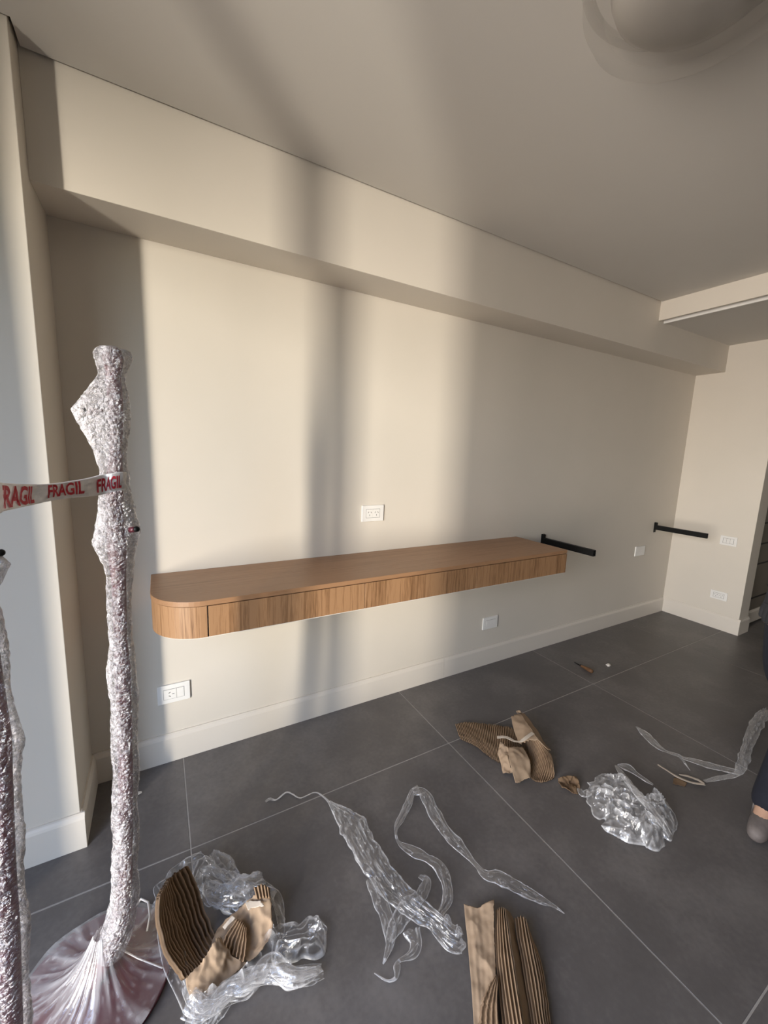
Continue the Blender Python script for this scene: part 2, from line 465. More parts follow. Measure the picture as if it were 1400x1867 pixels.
struct(box('wall_back', (XW - 0.1, 6.6, 0, 0.12, -0.05, H + 0.1), M_wall))
struct(box('wall_column', (XW, XL, -0.314, 0.0, -0.02, H + 0.06), M_wall, bevel=0.002))
struct(box('trim_1', (XL, XR + 0.02, -0.220, 0.0, 2.253, H + 0.06), M_wall, bevel=0.0015), 'boxed beam running along the top of the back wall')
# ceiling, held off the walls by a thin shadow gap
struct(box('ceiling', (XL + 0.008, 3.194, -4.45, -0.229, H, H + 0.05), M_ceil, loc=(1, -2, H)))
v, f = box_vf(XW - 0.1, XL + 0.008, -4.45, -0.322, H, H + 0.05); box_vf(XW - 0.1, 6.6, -4.5, 0.12, H + 0.05, H + 0.1, (v, f))
struct(mesh('ceiling_slab', v, f, M_ceil, loc=(1, -2, H + 0.05)))
# dropped ceiling over the passage on the right
v, f = box_vf(3.194, 3.216, -4.45, -0.2195, 2.472, H + 0.05)
box_vf(3.216, 6.6, -4.45, -0.0, 2.520, H + 0.05, (v, f))
struct(mesh('trim_2', v, f, M_wall, loc=(3.2, -2, 2.472)), 'front edge of the dropped ceiling')
struct(box('trim_3', (3.262, 3.274, -4.45, -0.2205, 2.464, 2.520), M_plate), 'white metal bead along the dropped ceiling')
struct(box('ceiling_dropped', (3.274, 6.6, -4.45, 0.0, 2.472, 2.520), M_ceil))
# short wall on the right with its free end
struct(box('wall_right', (XR, 4.50, -0.604, 0.0, -0.02, 2.48), M_wall, bevel=0.002))
struct(box('wall_far_right', (6.5, 6.6, -4.5, 0.1, -0.05, H), M_wall))
struct(box('wall_front', (XW - 0.1, 6.6, -4.6, -4.45, -0.05, H), M_wall))
# window wall on the left: jamb, lintel, and the glazed door frame
v, f = box_vf(XW - 0.12, XW, -4.5, -2.50, -0.05, H)
box_vf(XW - 0.12, XW, -1.05, 0.1, -0.05, H, (v, f)); box_vf(XW - 0.12, XW, -2.50, -1.05, 2.42, H, (v, f)); 
struct(mesh('wall_left', v, f, M_wall, loc=(XW, -2, 0)))
w1 = bpy.data.objects.new('window_1', None); link(w1); w1.location = (XW - 0.06, -1.40, 0); struct(w1)
box('frame', (XW - 0.09, XW - 0.03, -2.50, -2.47, 0, 2.42), M_frame, w1)
box('frame', (XW - 0.09, XW - 0.03, -1.08, -1.05, 0, 2.42), M_frame, w1)
box('frame', (XW - 0.09, XW - 0.03, -2.50, -1.05, 2.38, 2.42), M_frame, w1)
box('frame', (XW - 0.09, XW - 0.03, -2.50, -1.05, -0.002, 0.03), M_frame, w1)
box('mullion', (XW - 0.09, XW - 0.03, -1.925, -1.815, 0.03, 2.38), M_frame, w1)

BP = [(0, 0), (0.014, 0), (0.014, 0.118), (0.011, 0.126), (0.006, 0.134), (0.006, 0.141), (0, 0.141)]
def base(name, a, b, nrm): return struct(extrude_profile(name, BP, a, b, M_base, normal=nrm))
bb = bpy.data.objects.new('baseboard_back', None); link(bb); bb.location = (1.6, 0, 0); struct(bb)
extrude_profile('board', BP, (XL, 0, 0), (1.5885, 0, 0), M_base, bb, normal=(0, -1, 0))
extrude_profile('board', BP, (1.5900, 0, 0), (XR, 0, 0), M_base, bb, normal=(0, -1, 0))
base('baseboard_column', (XW, -0.314, 0), (XL + 0.014, -0.314, 0), (0, -1, 0))
base('baseboard_column_side', (XL, -0.314, 0), (XL, 0.0, 0), (1, 0, 0))
base('baseboard_right', (XR, -0.604 - 0.014, 0), (XR, 0.0, 0), (-1, 0, 0))
base('baseboard_right_end', (XR, -0.604, 0), (4.514, -0.604, 0), (0, -1, 0))
base('baseboard_left', (XW, -4.45, 0), (XW, -2.19, 0), (1, 0, 0))

# ---------------------------------------------------------------- built-in cupboard past the right wall
t = thing('built_in_cupboard', (5.2, -0.30, 0), 'dark taupe built-in cupboard with black finger gaps behind the right wall end', 'cupboard')
box('plinth', (4.52, 6.3, -0.548, -0.02, 0.0, 0.02), M_slot, t)
extrude_profile('baseboard', [(0, 0.02), (0.016, 0.02), (0.016, 0.12), (0.008, 0.14), (0, 0.14)], (4.52, -0.545, 0), (6.3, -0.545, 0), M_base, t, normal=(0, -1, 0))
box('carcass', (4.512, 6.3, -0.535, -0.01, 0.14, 2.44), M_slot, t)
zs = [0.14, 0.262, 0.585, 0.772, 0.962, 2.43]
for a, b_ in zip(zs[:-1], zs[1:]):
    box('drawer_front' if b_ < 1 else 'door', (4.60, 6.3, -0.556, -0.535, a + 0.005, b_ - 0.006), M_shade, t, 0.001, 1)
box('side_panel', (4.515, 4.60, -0.552, -0.10, 0.02, 2.43), M_shade, t)
box('finger_gap', (4.612, 6.3, -0.5575, -0.553, 0.955, 0.970), M_black, t)
box('finger_gap', (4.612, 6.3, -0.5575, -0.553, 0.766, 0.781), M_black, t)
box('finger_gap', (4.612, 6.3, -0.5575, -0.553, 0.580, 0.595), M_black, t)
box('finger_gap', (4.612, 6.3, -0.5575, -0.553, 0.256, 0.271), M_black, t)

# ---------------------------------------------------------------- floating wooden console
cx0, cx1, cyf, cz0, cz1 = -0.048, 2.175, -0.416, 0.772, 0.914
t = thing('floating_console', (1.06, 0, 0.77), 'long oak floating console with three flat drawers and a rounded left end', 'console')
def console_poly(ins, x1, r=0.176):
    # rounded front left corner, small radius front right
    p = [(cx0 + ins, -0.001), (cx0 + ins, cyf + ins + r)]
    for k in range(1, 15):
        a = PI + (PI / 2) * k / 15
        p.append((cx0 + ins + r + r * math.cos(a), cyf + ins + r + r * math.sin(a)))
    p.append((cx0 + ins + r, cyf + ins))
    p += [(x1 - 0.012, cyf + ins), (x1 - 0.0035, cyf + ins + 0.0035), (x1, cyf + ins + 0.012), (x1, -0.001)]
    return p
v, f = prism_vf(console_poly(0.0, cx1), 0.894, cz1)
bev(mesh('top', v, f, M_wood_h, t), 0.002, 2)
v, f = prism_vf(console_poly(0.0205, cx1 - 0.003), cz0, 0.892)
mesh('carcass', v, f, M_melamine, t)
v, f = prism_vf(console_poly(0.0045, cx1 - 0.002), cz0 - 0.0028, cz0 - 0.0005)
mesh('bottom_panel', v, f, M_melamine, t)
# curved veneer end
pl = [p for p in console_poly(0.002, cx1)]
outer = pl[:17] + [(0.1330, cyf + 0.002)]
innr = [p for p in console_poly(0.0195, cx1, 0.1585)][:17] + [(0.1330, cyf + 0.0195)]
v, f = prism_vf(outer + innr[::-1], cz0, 0.8925)
o = mesh('curved_end_panel', v, [], M_wood_v, t)
n = len(outer) * 2; m_ = len(outer); f = []
for k in range(m_ - 1):
    f += [(k, k + 1, n + k + 1, n + k), (n - 1 - k, n + n - 1 - k, n + n - 2 - k, n - 2 - k), (k, n - 1 - k, n - 2 - k, k + 1), (n + k, n + k + 1, 2 * n - 2 - k, 2 * n - 1 - k)]
f += [(m_ - 1, m_, n + m_, n + m_ - 1), (0, n, 2 * n - 1, n - 1)]
me = bpy.data.meshes.new('curved_end_panel'); me.from_pydata([tuple(Vector(q) - Vector(t.location)) for q in v], [], f); me.materials.append(M_wood_v); o.data = me
for a, b_ in ((0.1385, 0.7815), (0.7845, 1.4385), (1.4415, cx1 - 0.004)):
    box('drawer_front', (a, b_, cyf + 0.002, cyf + 0.020, cz0, 0.8905), M_wood_v, t, 0.0008, 1)
box('end_panel', (cx1 - 0.003, cx1 + 0.0015, cyf + 0.014, -0.003, cz0 - 0.004, 0.894), M_melamine, t)

# ---------------------------------------------------------------- black steel shelf brackets
def bracket(x, label):
    t = thing('shelf_bracket', (x, 0, 0.86), label, 'bracket', 'black brackets on the back wall')
    o = box('wall_plate', (x - 0.016, x + 0.016, -0.005, -0.0005, 0.818, 0.912), M_black, t, 0.0008, 1)
    # upturned hook against the wall
    v, f = box_vf(x - 0.012, x + 0.012, -0.018, -0.005, 0.886, 0.910)
    mesh('hook', v, f, M_black, t)
    # hollow square arm
    w, z0, z1, y0, y1, k = 0.0125, 0.845, 0.886, -0.412, -0.005, 0.003
    ou = [(-w, z0), (w, z0), (w, z1), (-w, z1)]; inn = [(-w + k, z0 + k), (w - k, z0 + k), (w - k, z1 - k), (-w + k, z1 - k)]
    v = [(x + a, y0, b_) for a, b_ in ou] + [(x + a, y0, b_) for a, b_ in inn] + [(x + a, y1, b_) for a, b_ in ou] + [(x + a, y0 + 0.05, b_) for a, b_ in inn]
    f = []
    for q in range(4):
        r = (q + 1) % 4
        f += [(q, r, 4 + r, 4 + q), (q, 8 + q, 8 + r, r), (4 + q, 4 + r, 12 + r, 12 + q)]
    f += [(8, 11, 10, 9), (12, 13, 14, 15)]
    mesh('arm', v, f, M_black, t)
    for zz in (0.828, 0.903):
        v, f = lathe_vf([(0.0, 0.0015), (0.004, 0.0012), (0.005, 0.0)], (0, 0, 0), 10)
        v = [(x + a, -0.005 - c, zz + b_) for a, b_, c in v]
        mesh('screw_head', v, f, M_black, t)
    return t
bracket(2.452, 'black steel shelf bracket right beside the oak console end')
bracket(3.985, 'black steel shelf bracket near the far right corner of the wall')

# ---------------------------------------------------------------- wall plates
def plate(name, c, axis, w, h, kind, label, cat, group):
    """axis 'y': on the back wall facing -y; 'x': on the right wall facing -x"""
    def T(a, d, z):            # along wall, out of wall, up
        return (c[0] + a, c[1] - d, c[2] + z) if axis == 'y' else (c[0] - d, c[1] - a, c[2] + z)
    t = thing(name, c, label, cat, group)
    def bx(nm, a0, a1, z0, z1, d0, d1, mat, b=0.0):
        v, f = box_vf(a0, a1, d0, d1, z0, z1)
        v = [T(*q) for q in v]
        if axis == 'y': f = [tuple(reversed(q)) for q in f]
        o = mesh(nm, v, f, mat, t)
        if b: bev(o, b, 2)
        return o
    bx('cover', -w / 2, w / 2, -h / 2, h / 2, 0.0005, 0.0095, M_plate, 0.0025)
    def socket(a, s=1.0, par=None):
        for dx, dz, ang in ((-0.0085, 0.006, -0.55), (0.0085, 0.006, 0.55), (0, -0.009, 0)):
            hw, hh = 0.0013, 0.0046
            if par: dx, dz, ang = -dz, dx, ang + PI / 2
            q = []
            for (px, pz) in ((-hw, -hh), (hw, -hh), (hw, hh), (-hw, hh)):
                q.append((px * math.cos(ang) - pz * math.sin(ang), px * math.sin(ang) + pz * math.cos(ang)))
            v = [T(a + dx + px, d, dz + pz) for d in (0.0100, 0.0115) for px, pz in q]
            mesh('slot', v, [(0, 1, 2, 3), (4, 7, 6, 5), (0, 4, 5, 1), (1, 5, 6, 2), (2, 6, 7, 3), (3, 7, 4, 0)], M_slot, t)
    iw, ih = w * 0.62, h * 0.52
    if kind == 'double':
        bx('recess_line', -iw / 2 - 0.0012, iw / 2 + 0.0012, -ih / 2 - 0.0012, ih / 2 + 0.0012, 0.0085, 0.0097, M_slot)
        for s in (-1, 1):
            bx('module', min(0, s * iw / 2) + 0.0003, max(0, s * iw / 2) - 0.0003, -ih / 2, ih / 2, 0.009, 0.0112, M_plate, 0.0008)
            socket(s * iw / 4)
    elif kind == 'socket_blank':
        bx('recess_line', -iw / 2 - 0.0012, iw / 2 + 0.0012, -ih / 2 - 0.0012, ih / 2 + 0.0012, 0.0085, 0.0097, M_slot)
        bx('module', -iw / 2, iw * 0.12, -ih / 2, ih / 2, 0.009, 0.0112, M_plate, 0.0008); socket(-0.012, par=True)
        bx('module', iw * 0.12 + 0.001, iw / 2, -ih / 2, ih / 2, 0.009, 0.0112, M_plate, 0.0008)
    elif kind == 'switch':
        bx('recess_line', -iw / 2 - 0.0012, iw / 2 + 0.0012, -ih / 2 - 0.0012, ih / 2 + 0.0012, 0.0085, 0.0097, M_slot)
        for s in (-1, 0, 1):
            bx('rocker', s * iw / 3 - iw / 6 + 0.0005, s * iw / 3 + iw / 6 - 0.0005, -ih / 2, ih / 2, 0.009, 0.0112, M_plate, 0.001)
    elif kind == 'blank_module':
        bx('recess_line', -iw / 2 - 0.0008, iw / 2 + 0.0008, -ih / 2 - 0.0008, ih / 2 + 0.0008, 0.0085, 0.0097, M_slot)
        bx('module', -iw / 2, iw / 2, -ih / 2, ih / 2, 0.009, 0.0125, M_plate, 0.0008)
    return t
G = 'white wall plates'
plate('wall_socket', (1.026, 0, 1.133), 'y', 0.136, 0.090, 'double', 'white double wall socket above the middle of the oak console', 'socket', G)
plate('wall_socket', (0.018, 0, 0.340), 'y', 0.134, 0.090, 'socket_blank', 'white wall socket low on the wall under the rounded console end', 'socket', G)
plate('wall_socket', (1.985, 0, 0.311), 'y', 0.138, 0.088, 'blank_module', 'white wall plate low on the wall under the right end of the console', 'socket', G)
plate('blank_wall_plate', (3.778, 0, 0.660), 'y', 0.150, 0.088, 'blank', 'plain white blank plate on the wall between the two black brackets', 'wall plate', G)
plate('light_switch', (XR, -0.442, 0.803), 'x', 0.120, 0.082, 'switch', 'white switch plate on the short right wall, the upper of two', 'switch', G)
plate('wall_socket', (XR, -0.438, 0.305), 'x', 0.124, 0.076, 'double', 'white socket plate low on the short right wall above the baseboard', 'socket', G)

# ---------------------------------------------------------------- ceiling lamp wrapped in clear plastic
def glass_mat():
    m, t, b, o = nt('lamp_plastic')
    b.inputs['Base Color'].default_value = (0.50, 0.47, 0.43, 1); b.inputs['Roughness'].default_value = 0.18; b.inputs['Specular IOR Level'].default_value = 0.6
    tr = N(t, 'ShaderNodeBsdfTransparent'); mix = N(t, 'ShaderNodeMixShader'); lw = N(t, 'ShaderNodeLayerWeight', Blend=0.3)
    f = N(t, 'ShaderNodeMath', operation='MULTIPLY_ADD', use_clamp=True); f.inputs[1].default_value = 0.16; f.inputs[2].default_value = 0.04
    t.links.new(lw.outputs['Fresnel'], f.inputs[0]); t.links.new(f.outputs[0], mix.inputs[0])
    t.links.new(tr.outputs[0], mix.inputs[1]); t.links.new(b.outputs[0], mix.inputs[2]); t.links.new(mix.outputs[0], o.inputs['Surface'])
    return m
M_glass = glass_mat()
M_opal = flat('lamp_opal', (0.33, 0.31, 0.285), 0.3)
lc = (1.08, -1.365, H)
t = thing('ceiling_lamp', lc, 'round domed ceiling lamp with a clear rim at the top right', 'lamp')
v, f = lathe_vf([(0.0, -0.13), (0.06, -0.127), (0.11, -0.117), (0.15, -0.098), (0.175, -0.075), (0.185, -0.05), (0.18, -0.03), (0.16, -0.002)], lc, 48)
mesh('inner_bowl', v, f, M_opal, t, True)
v, f = lathe_vf([(0.0, -0.165), (0.08, -0.163), (0.14, -0.155), (0.19, -0.135), (0.225, -0.105), (0.243, -0.07), (0.245, -0.04), (0.235, -0.012), (0.225, -0.001)], lc, 64)
mesh('outer_dome', v, f, M_glass, t, True)
v, f = lathe_vf([(0.226, -0.001), (0.250, -0.001), (0.252, -0.008), (0.247, -0.014), (0.228, -0.012)], lc, 64)
mesh('rim', v, f, M_glass, t, True)

# ---------------------------------------------------------------- wrapped coat stands
def wrapped_tube(name, axis, parent, mat, nz=420, na=40, tents=(), seed=0, lump=0.004, extra=None, dens=0.0):
    """axis: list of (x, y, z, radius); tents: (t, angle, length, half height) where the wrap is pulled out over a peg"""
    P = [Vector(a[:3]) for a in axis]; Rr = [Vector((a[3], 0, 0)) for a in axis]
    v, f, cr = [], [], []
    for i in range(nz + 1):
        t = i / nz; c = catmull(P, t); r0 = max(catmull(Rr, t).x, 0.001)
        d = (catmull(P, min(1, t + .004)) - catmull(P, max(0, t - .004))).normalized()
        sx = Vector((1, 0, 0)); sx = (sx - d * sx.dot(d)).normalized(); sy = d.cross(sx)
        for k in range(na):
            a = 2 * PI * k / na
            ca, sa = math.cos(a), math.sin(a)
            z = c.z
            # wrap wound on in sloping turns
            spiral = z * 34 + a * 0.8
            q = Vector((ca * 1.4, sa * 1.4, z * 16 + seed * 5))
            lumpn = noise.noise(q) + 0.6 * noise.noise(q * 2.3)
            fine = noise.noise(Vector((ca * 5, sa * 5, z * 75 + seed)))
            R = ridge(ca * 3 + z * 9, sa * 3 - z * 5, z * 24 + a * .7 + seed)
            r = r0 * (1 + 0.10 * lumpn) + lump * (0.55 * max(R, 0) + 0.5 * fine) + 0.002 * math.sin(spiral)
            p = c + (sx * ca + sy * sa) * r
            tn = 0.0; rdg = 0.0
            for (zt, ang, ln, hh_lo, hh_hi) in tents:
                dz = z - zt; hh = hh_hi if dz > 0 else hh_lo
                wz = max(0.0, 1 - abs(dz) / hh)
                wa = max(0.0, math.cos(a - ang)) ** 2.2
                w = wz ** 1.12 * wa
                if w > 0:
                    rdg = ridge(a * 2.2 + seed, math.atan2(dz, 0.35 * (1 - wa) + 0.03) * 5.0, seed + 9); rd = 1 + 0.12 * rdg * (1 - wz)
                    p = p + Vector((math.cos(ang), math.sin(ang), 0)) * ln * w * rd
                    # gathered: flattens across the pull
                    tn = max(tn, w)
            v.append(tuple(p))
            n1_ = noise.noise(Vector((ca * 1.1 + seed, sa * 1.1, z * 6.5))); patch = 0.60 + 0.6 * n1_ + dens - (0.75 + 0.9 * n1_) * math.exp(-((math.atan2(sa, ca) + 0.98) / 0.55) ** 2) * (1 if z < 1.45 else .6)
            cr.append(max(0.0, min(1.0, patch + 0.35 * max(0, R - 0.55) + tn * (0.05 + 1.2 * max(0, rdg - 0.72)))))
    for i in range(nz):
        for k in range(na):
            k2 = (k + 1) % na
            f.append((i * na + k, i * na + k2, (i + 1) * na + k2, (i + 1) * na + k))
    f.append(tuple(range(na - 1, -1, -1))); f.append(tuple(nz * na + k for k in range(na)))
    return mesh(name, v, f, mat, parent, smooth=True, crease=cr)

def coat_stand(name, axis, disc, dr, pegs, tents, label, seed, skirt, tail, dens):
    t = thing(name, (disc[0], disc[1], 0), label, 'coat stand', 'wrapped coat stands')
    v, f = lathe_vf([(0.0, 0.016), (dr - 0.006, 0.016), (dr - 0.001, 0.013), (dr, 0.008), (dr - 0.002, 0.001), (0.0, 0.001)], (disc[0], disc[1], 0), 72)
    mesh('base_disc', v, f, M_burg, t, True)
    v, f = tube_vf([a[:3] for a in axis], [a[3] * 0.60 for a in axis], 16)
    mesh('pole', v, f, M_burg, t, True)
    for (a, b_, r) in pegs:
        v, f = tube_vf([a, b_], [r * 1.25, r], 10)
        pg = mesh('peg', v, f, M_burg, t, True)
        v, f = lathe_vf([(math.sin(PI * i / 8) * r * 1.15, -math.cos(PI * i / 8) * r * 1.15) for i in range(9)], b_, 14)
        mesh('peg_cap', v, f, M_black, pg, True)['label'] = 'black cap'
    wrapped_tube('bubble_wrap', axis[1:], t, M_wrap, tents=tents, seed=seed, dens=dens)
    # clear film over the base disc, drawn up to the pole
    na, nr = 120, 34; v, f, cr = [], [], []
    px, py, pz = skirt
    for i in range(nr + 1):
        q = i / nr
        for k in range(na):
            a = 2 * PI * k / na
            R = ridge(math.cos(a) * 5 + seed, math.sin(a) * 5, q * 0.7 + seed)
            R2 = ridge(math.cos(a) * 11 + q, math.sin(a) * 11, q * 2.5 + seed)
            re = dr * (1.01 + 0.05 * ns(math.cos(a) * 2, math.sin(a) * 2, seed))
            x = px + (disc[0] + re * math.cos(a) - px) * q + 0.018 * math.cos(a) * (1 - q)
            y = py + (disc[1] + re * math.sin(a) - py) * q + 0.018 * math.sin(a) * (1 - q)
            z = 0.020 + pz * (1 - q) ** 3.6 + (0.010 * max(R, 0) + 0.005 * max(R2, 0)) * (1 - 0.6 * q) * min(1, 4 * (1 - q) + .1)
            v.append((x, y, z))
            cr.append(min(1, 0.75 * max(0, (R - 0.55) / 0.45) ** 1.5 + 0.6 * max(0, (R2 - 0.78) / 0.22) + 0.22 * (1 - q) ** 3 + 0.25 * max(0, ns(math.cos(a) * 1.5 + 4, math.sin(a) * 1.5, q + seed))))
    for i in range(nr):
        for k in range(na):
            k2 = (k + 1) % na
            f.append((i * na + k, i * na + k2, (i + 1) * na + k2, (i + 1) * na + k))
    mesh('film_skirt', v, f, M_skirt, t, True, crease=cr)
    for (pts, r) in tail:
        v, f = tube_vf(pts, r, 6)
        mesh('film_strand', v, f, M_tapefilm, t, True, crease=[0.5] * len(v))
    return t

ax1 = [(-0.212, -0.81, 0.016, .030), (-0.175, -0.808, 0.09, .034), (-0.146, -0.803, 0.17, .037), (-0.129, -0.8, 0.295)+(.030,), (-0.119, -0.8, 0.464)+(.029,), (-0.11, -0.8, 0.626)+(.028,), (-0.105, -0.8, 0.784)+(.029,), (-0.102, -0.8, 0.903)+(.030,),
       (-0.102, -0.8, 0.995)+(.024,), (-0.097, -0.8, 1.138)+(.026,), (-0.096, -0.8, 1.221)+(.034,), (-0.096, -0.8, 1.302)+(.032,), (-0.093, -0.8, 1.381)+(.030,), (-0.085, -0.8, 1.459)+(.022,), (-0.081, -0.8, 1.535)+(.026,), (-0.08, -0.8, 1.591)+(.026,), (-0.081, -0.8, 1.633)+(.025,), (-0.079, -0.8, 1.664)+(.035,), (-0.08, -0.8, 1.684)+(.030,), (-0.08, -0.8, 1.691)+(.012,)]
pega = [(-0.086, -0.8, 1.545), (-0.136, -0.81, 1.546)]; pegb = [(-0.065, -0.822, 1.269), (-0.052, -0.832, 1.272)]
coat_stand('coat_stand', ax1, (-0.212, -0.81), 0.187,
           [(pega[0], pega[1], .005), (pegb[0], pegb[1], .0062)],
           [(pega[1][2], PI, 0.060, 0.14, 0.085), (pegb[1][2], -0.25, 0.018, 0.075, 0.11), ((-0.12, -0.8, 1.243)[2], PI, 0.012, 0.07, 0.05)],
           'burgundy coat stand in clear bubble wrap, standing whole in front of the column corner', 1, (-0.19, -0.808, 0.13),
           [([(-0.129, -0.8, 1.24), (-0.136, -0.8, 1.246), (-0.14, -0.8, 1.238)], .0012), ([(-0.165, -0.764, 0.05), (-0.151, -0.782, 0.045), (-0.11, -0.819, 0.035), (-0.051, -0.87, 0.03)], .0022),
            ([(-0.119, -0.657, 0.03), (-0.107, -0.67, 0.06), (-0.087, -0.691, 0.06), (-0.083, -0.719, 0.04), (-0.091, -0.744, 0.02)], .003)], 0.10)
ax2 = [(-0.360, -1.19, 0.016, .026), (-0.325, -1.155, 0.08, .026), (-0.290, -1.115, 0.17, .026), (-0.285, -1.1, 0.392)+(.026,), (-0.273, -1.1, 0.592)+(.026,), (-0.268, -1.1, 0.706)+(.024,), (-0.264, -1.1, 0.783)+(.024,), (-0.257, -1.1, 0.9)+(.023,), (-0.254, -1.1, 0.972)+(.026,), (-0.252, -1.1, 1.042)+(.020,), (-0.253, -1.1, 1.121)+(.020,), (-0.258, -1.1, 1.198)+(.022,), (-0.262, -1.1, 1.253)+(.026,), (-0.261, -1.1, 1.306)+(.026,), (-0.255, -1.1, 1.392)+(.022,), (-0.25, -1.1, 1.491)+(.022,), (-0.245, -1.1, 1.586)+(.022,), (-0.243, -1.1, 1.632)+(.027,), (-0.242, -1.1, 1.651)+(.010,)]
pegc = [(-0.259, -1.1, 1.28), (-0.226, -1.1, 1.296)]
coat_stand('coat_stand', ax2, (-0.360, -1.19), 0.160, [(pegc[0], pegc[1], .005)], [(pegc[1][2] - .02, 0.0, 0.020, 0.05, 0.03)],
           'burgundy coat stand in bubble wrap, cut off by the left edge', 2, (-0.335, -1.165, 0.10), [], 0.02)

# ---------------------------------------------------------------- FRAGIL tape between the stands
top = [(-0.064, -0.848, 1.409), (-0.072, -0.858, 1.41), (-0.09, -0.862, 1.408), (-0.107, -0.86, 1.404), (-0.13, -0.885, 1.398), (-0.163, -0.92, 1.393), (-0.189, -0.95, 1.392), (-0.211, -0.98, 1.395), (-0.228, -1.06, 1.405), (-0.218, -1.165, 1.417)]
bot = [(-0.066, -0.848, 1.37), (-0.075, -0.858, 1.369), (-0.092, -0.862, 1.366), (-0.11, -0.86, 1.36), (-0.132, -0.885, 1.359), (-0.165, -0.92, 1.36), (-0.191, -0.95, 1.358), (-0.214, -0.98, 1.355), (-0.232, -1.06, 1.356), (-0.223, -1.165, 1.365)]
tT = [Vector(p) for p in top]; tB = [Vector(p) for p in bot]
def tape_pt(s, q, out=0.0):
    a, b_ = catmull(tT, s), catmull(tB, s)
    p = a + (b_ - a) * q
    d = catmull(tT, min(1, s + .01)) - catmull(tT, max(0, s - .01))
    n_ = d.cross(b_ - a).normalized()
    if n_.y > 0: n_ = -n_
    wob = 0.0025 * ns(s * 9, q * 2.0, 3.3) + 0.0015 * ns(s * 26, q * 5, 8.1)
    return p + n_ * (wob + out)
tp = thing('fragile_tape', tuple((tT[5] + tB[5]) / 2), 'white packing tape printed FRAGIL in red, stretched between the wrapped coat stands', 'tape')
v, f, cr = [], [], []
ns_, nq = 80, 14
for side in (0.0, -0.006):
    for i in range(ns_ + 1):
        for k in range(nq + 1):
            v.append(tuple(tape_pt(i / ns_, k / nq, side))); cr.append(0.6 if k in (0, nq) else max(0, ns(i * .35, k * .6, 2)))
w = nq + 1; n = (ns_ + 1) * w
for i in range(ns_):
    for k in range(nq):
        a = i * w + k
        f.append((a, a + 1, a + w + 1, a + w)); f.append((n + a, n + a + w, n + a + w + 1, n + a + 1))
for i in range(ns_):
    for k in (0, nq):
        a = i * w + k; f.append((a, a + w, n + a + w, n + a))
mesh('strip', v, f, M_tapefilm, tp, True, crease=cr)
# flat lettering, laid along the strip
cu = bpy.data.curves.new('lettering', 'FONT'); cu.body = 'FRAGIL'; cu.size = 1.0; cu.offset = 0.028; cu.resolution_u = 3
tmp = bpy.data.objects.new('lettering', cu); COL.objects.link(tmp)
dg = bpy.context.evaluated_depsgraph_get()
lm = bpy.data.meshes.new_from_object(tmp.evaluated_get(dg))
bpy.data.objects.remove(tmp); bpy.data.curves.remove(cu)
import bmesh
bm_ = bmesh.new(); bm_.from_mesh(lm)
bmesh.ops.triangulate(bm_, faces=bm_.faces)
bmesh.ops.subdivide_edges(bm_, edges=[e for e in bm_.edges if e.calc_length() > 0.12], cuts=2, use_grid_fill=True)
bmesh.ops.triangulate(bm_, faces=bm_.faces)
LV = [v_.co.copy() for v_ in bm_.verts]; LF = [tuple(v_.index for v_ in fc.verts) for fc in bm_.faces]; bm_.free()
lx0, lx1 = min(p.x for p in LV), max(p.x for p in LV); ly0, ly1 = min(p.y for p in LV), max(p.y for p in LV)
for (s0, s1, q0, q1) in ((0.39, 0.115, 0.16, 0.86), (0.665, 0.475, 0.04, 0.80), (0.895, 0.745, 0.08, 0.92)):
    v = []
    for p in LV:
        a = (p.x - lx0) / (lx1 - lx0); b_ = 1 - (p.y - ly0) / (ly1 - ly0)
        v.append(tuple(tape_pt(s0 + (s1 - s0) * a, q0 + (q1 - q0) * b_, 0.0013)))
    mesh('red_lettering', v, LF, M_red, tp)

# ---------------------------------------------------------------- torn cardboard, bottom left, and the film round it
def zlift(net, dz=0): return net
t = thing('torn_cardboard', (0.082, -0.861, 0), 'curled torn corrugated cardboard, dark inside, lying in clear film beside the coat stand', 'cardboard', 'torn cardboard on the floor')
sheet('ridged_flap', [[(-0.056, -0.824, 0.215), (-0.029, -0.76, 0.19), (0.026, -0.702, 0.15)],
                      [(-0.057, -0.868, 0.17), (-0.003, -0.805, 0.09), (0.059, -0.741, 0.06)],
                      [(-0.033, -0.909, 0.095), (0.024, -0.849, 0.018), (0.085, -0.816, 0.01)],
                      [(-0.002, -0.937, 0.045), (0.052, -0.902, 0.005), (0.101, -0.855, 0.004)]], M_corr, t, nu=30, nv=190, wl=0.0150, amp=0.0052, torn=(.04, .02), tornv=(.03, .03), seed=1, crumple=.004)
sheet('side_flap', [[(0.044, -0.885, 0.006), (0.07, -0.863, 0.008), (0.096, -0.831, 0.022)],
                    [(0.105, -0.924, 0.012), (0.141, -0.888, 0.02), (0.147, -0.835, 0.055)],
                    [(0.162, -0.957, 0.018), (0.2, -0.911, 0.034), (0.202, -0.838, 0.085)],
                    [(0.205, -0.959, 0.03), (0.239, -0.933, 0.055), (0.253, -0.841, 0.095)]], M_kraft, t, nu=40, nv=40, torn=(.02, .05), tornv=(.04, .05), seed=2, crumple=.007, cscale=30)
sheet('front_flap', [[(0.003, -0.936, 0.05), (0.043, -0.926, 0.062), (0.085, -0.907, 0.09), (0.097, -0.901, 0.075)],
                     [(0.007, -0.956, 0.032), (0.053, -0.958, 0.04), (0.1, -0.944, 0.046), (0.124, -0.936, 0.036)],
                     [(0.018, -0.978, 0.006), (0.061, -0.98, 0.008), (0.119, -0.966, 0.01), (0.162, -0.958, 0.012)]], M_kraft, t, nu=40, nv=50, torn=(.08, .03), seed=3, crumple=.006, cscale=32)
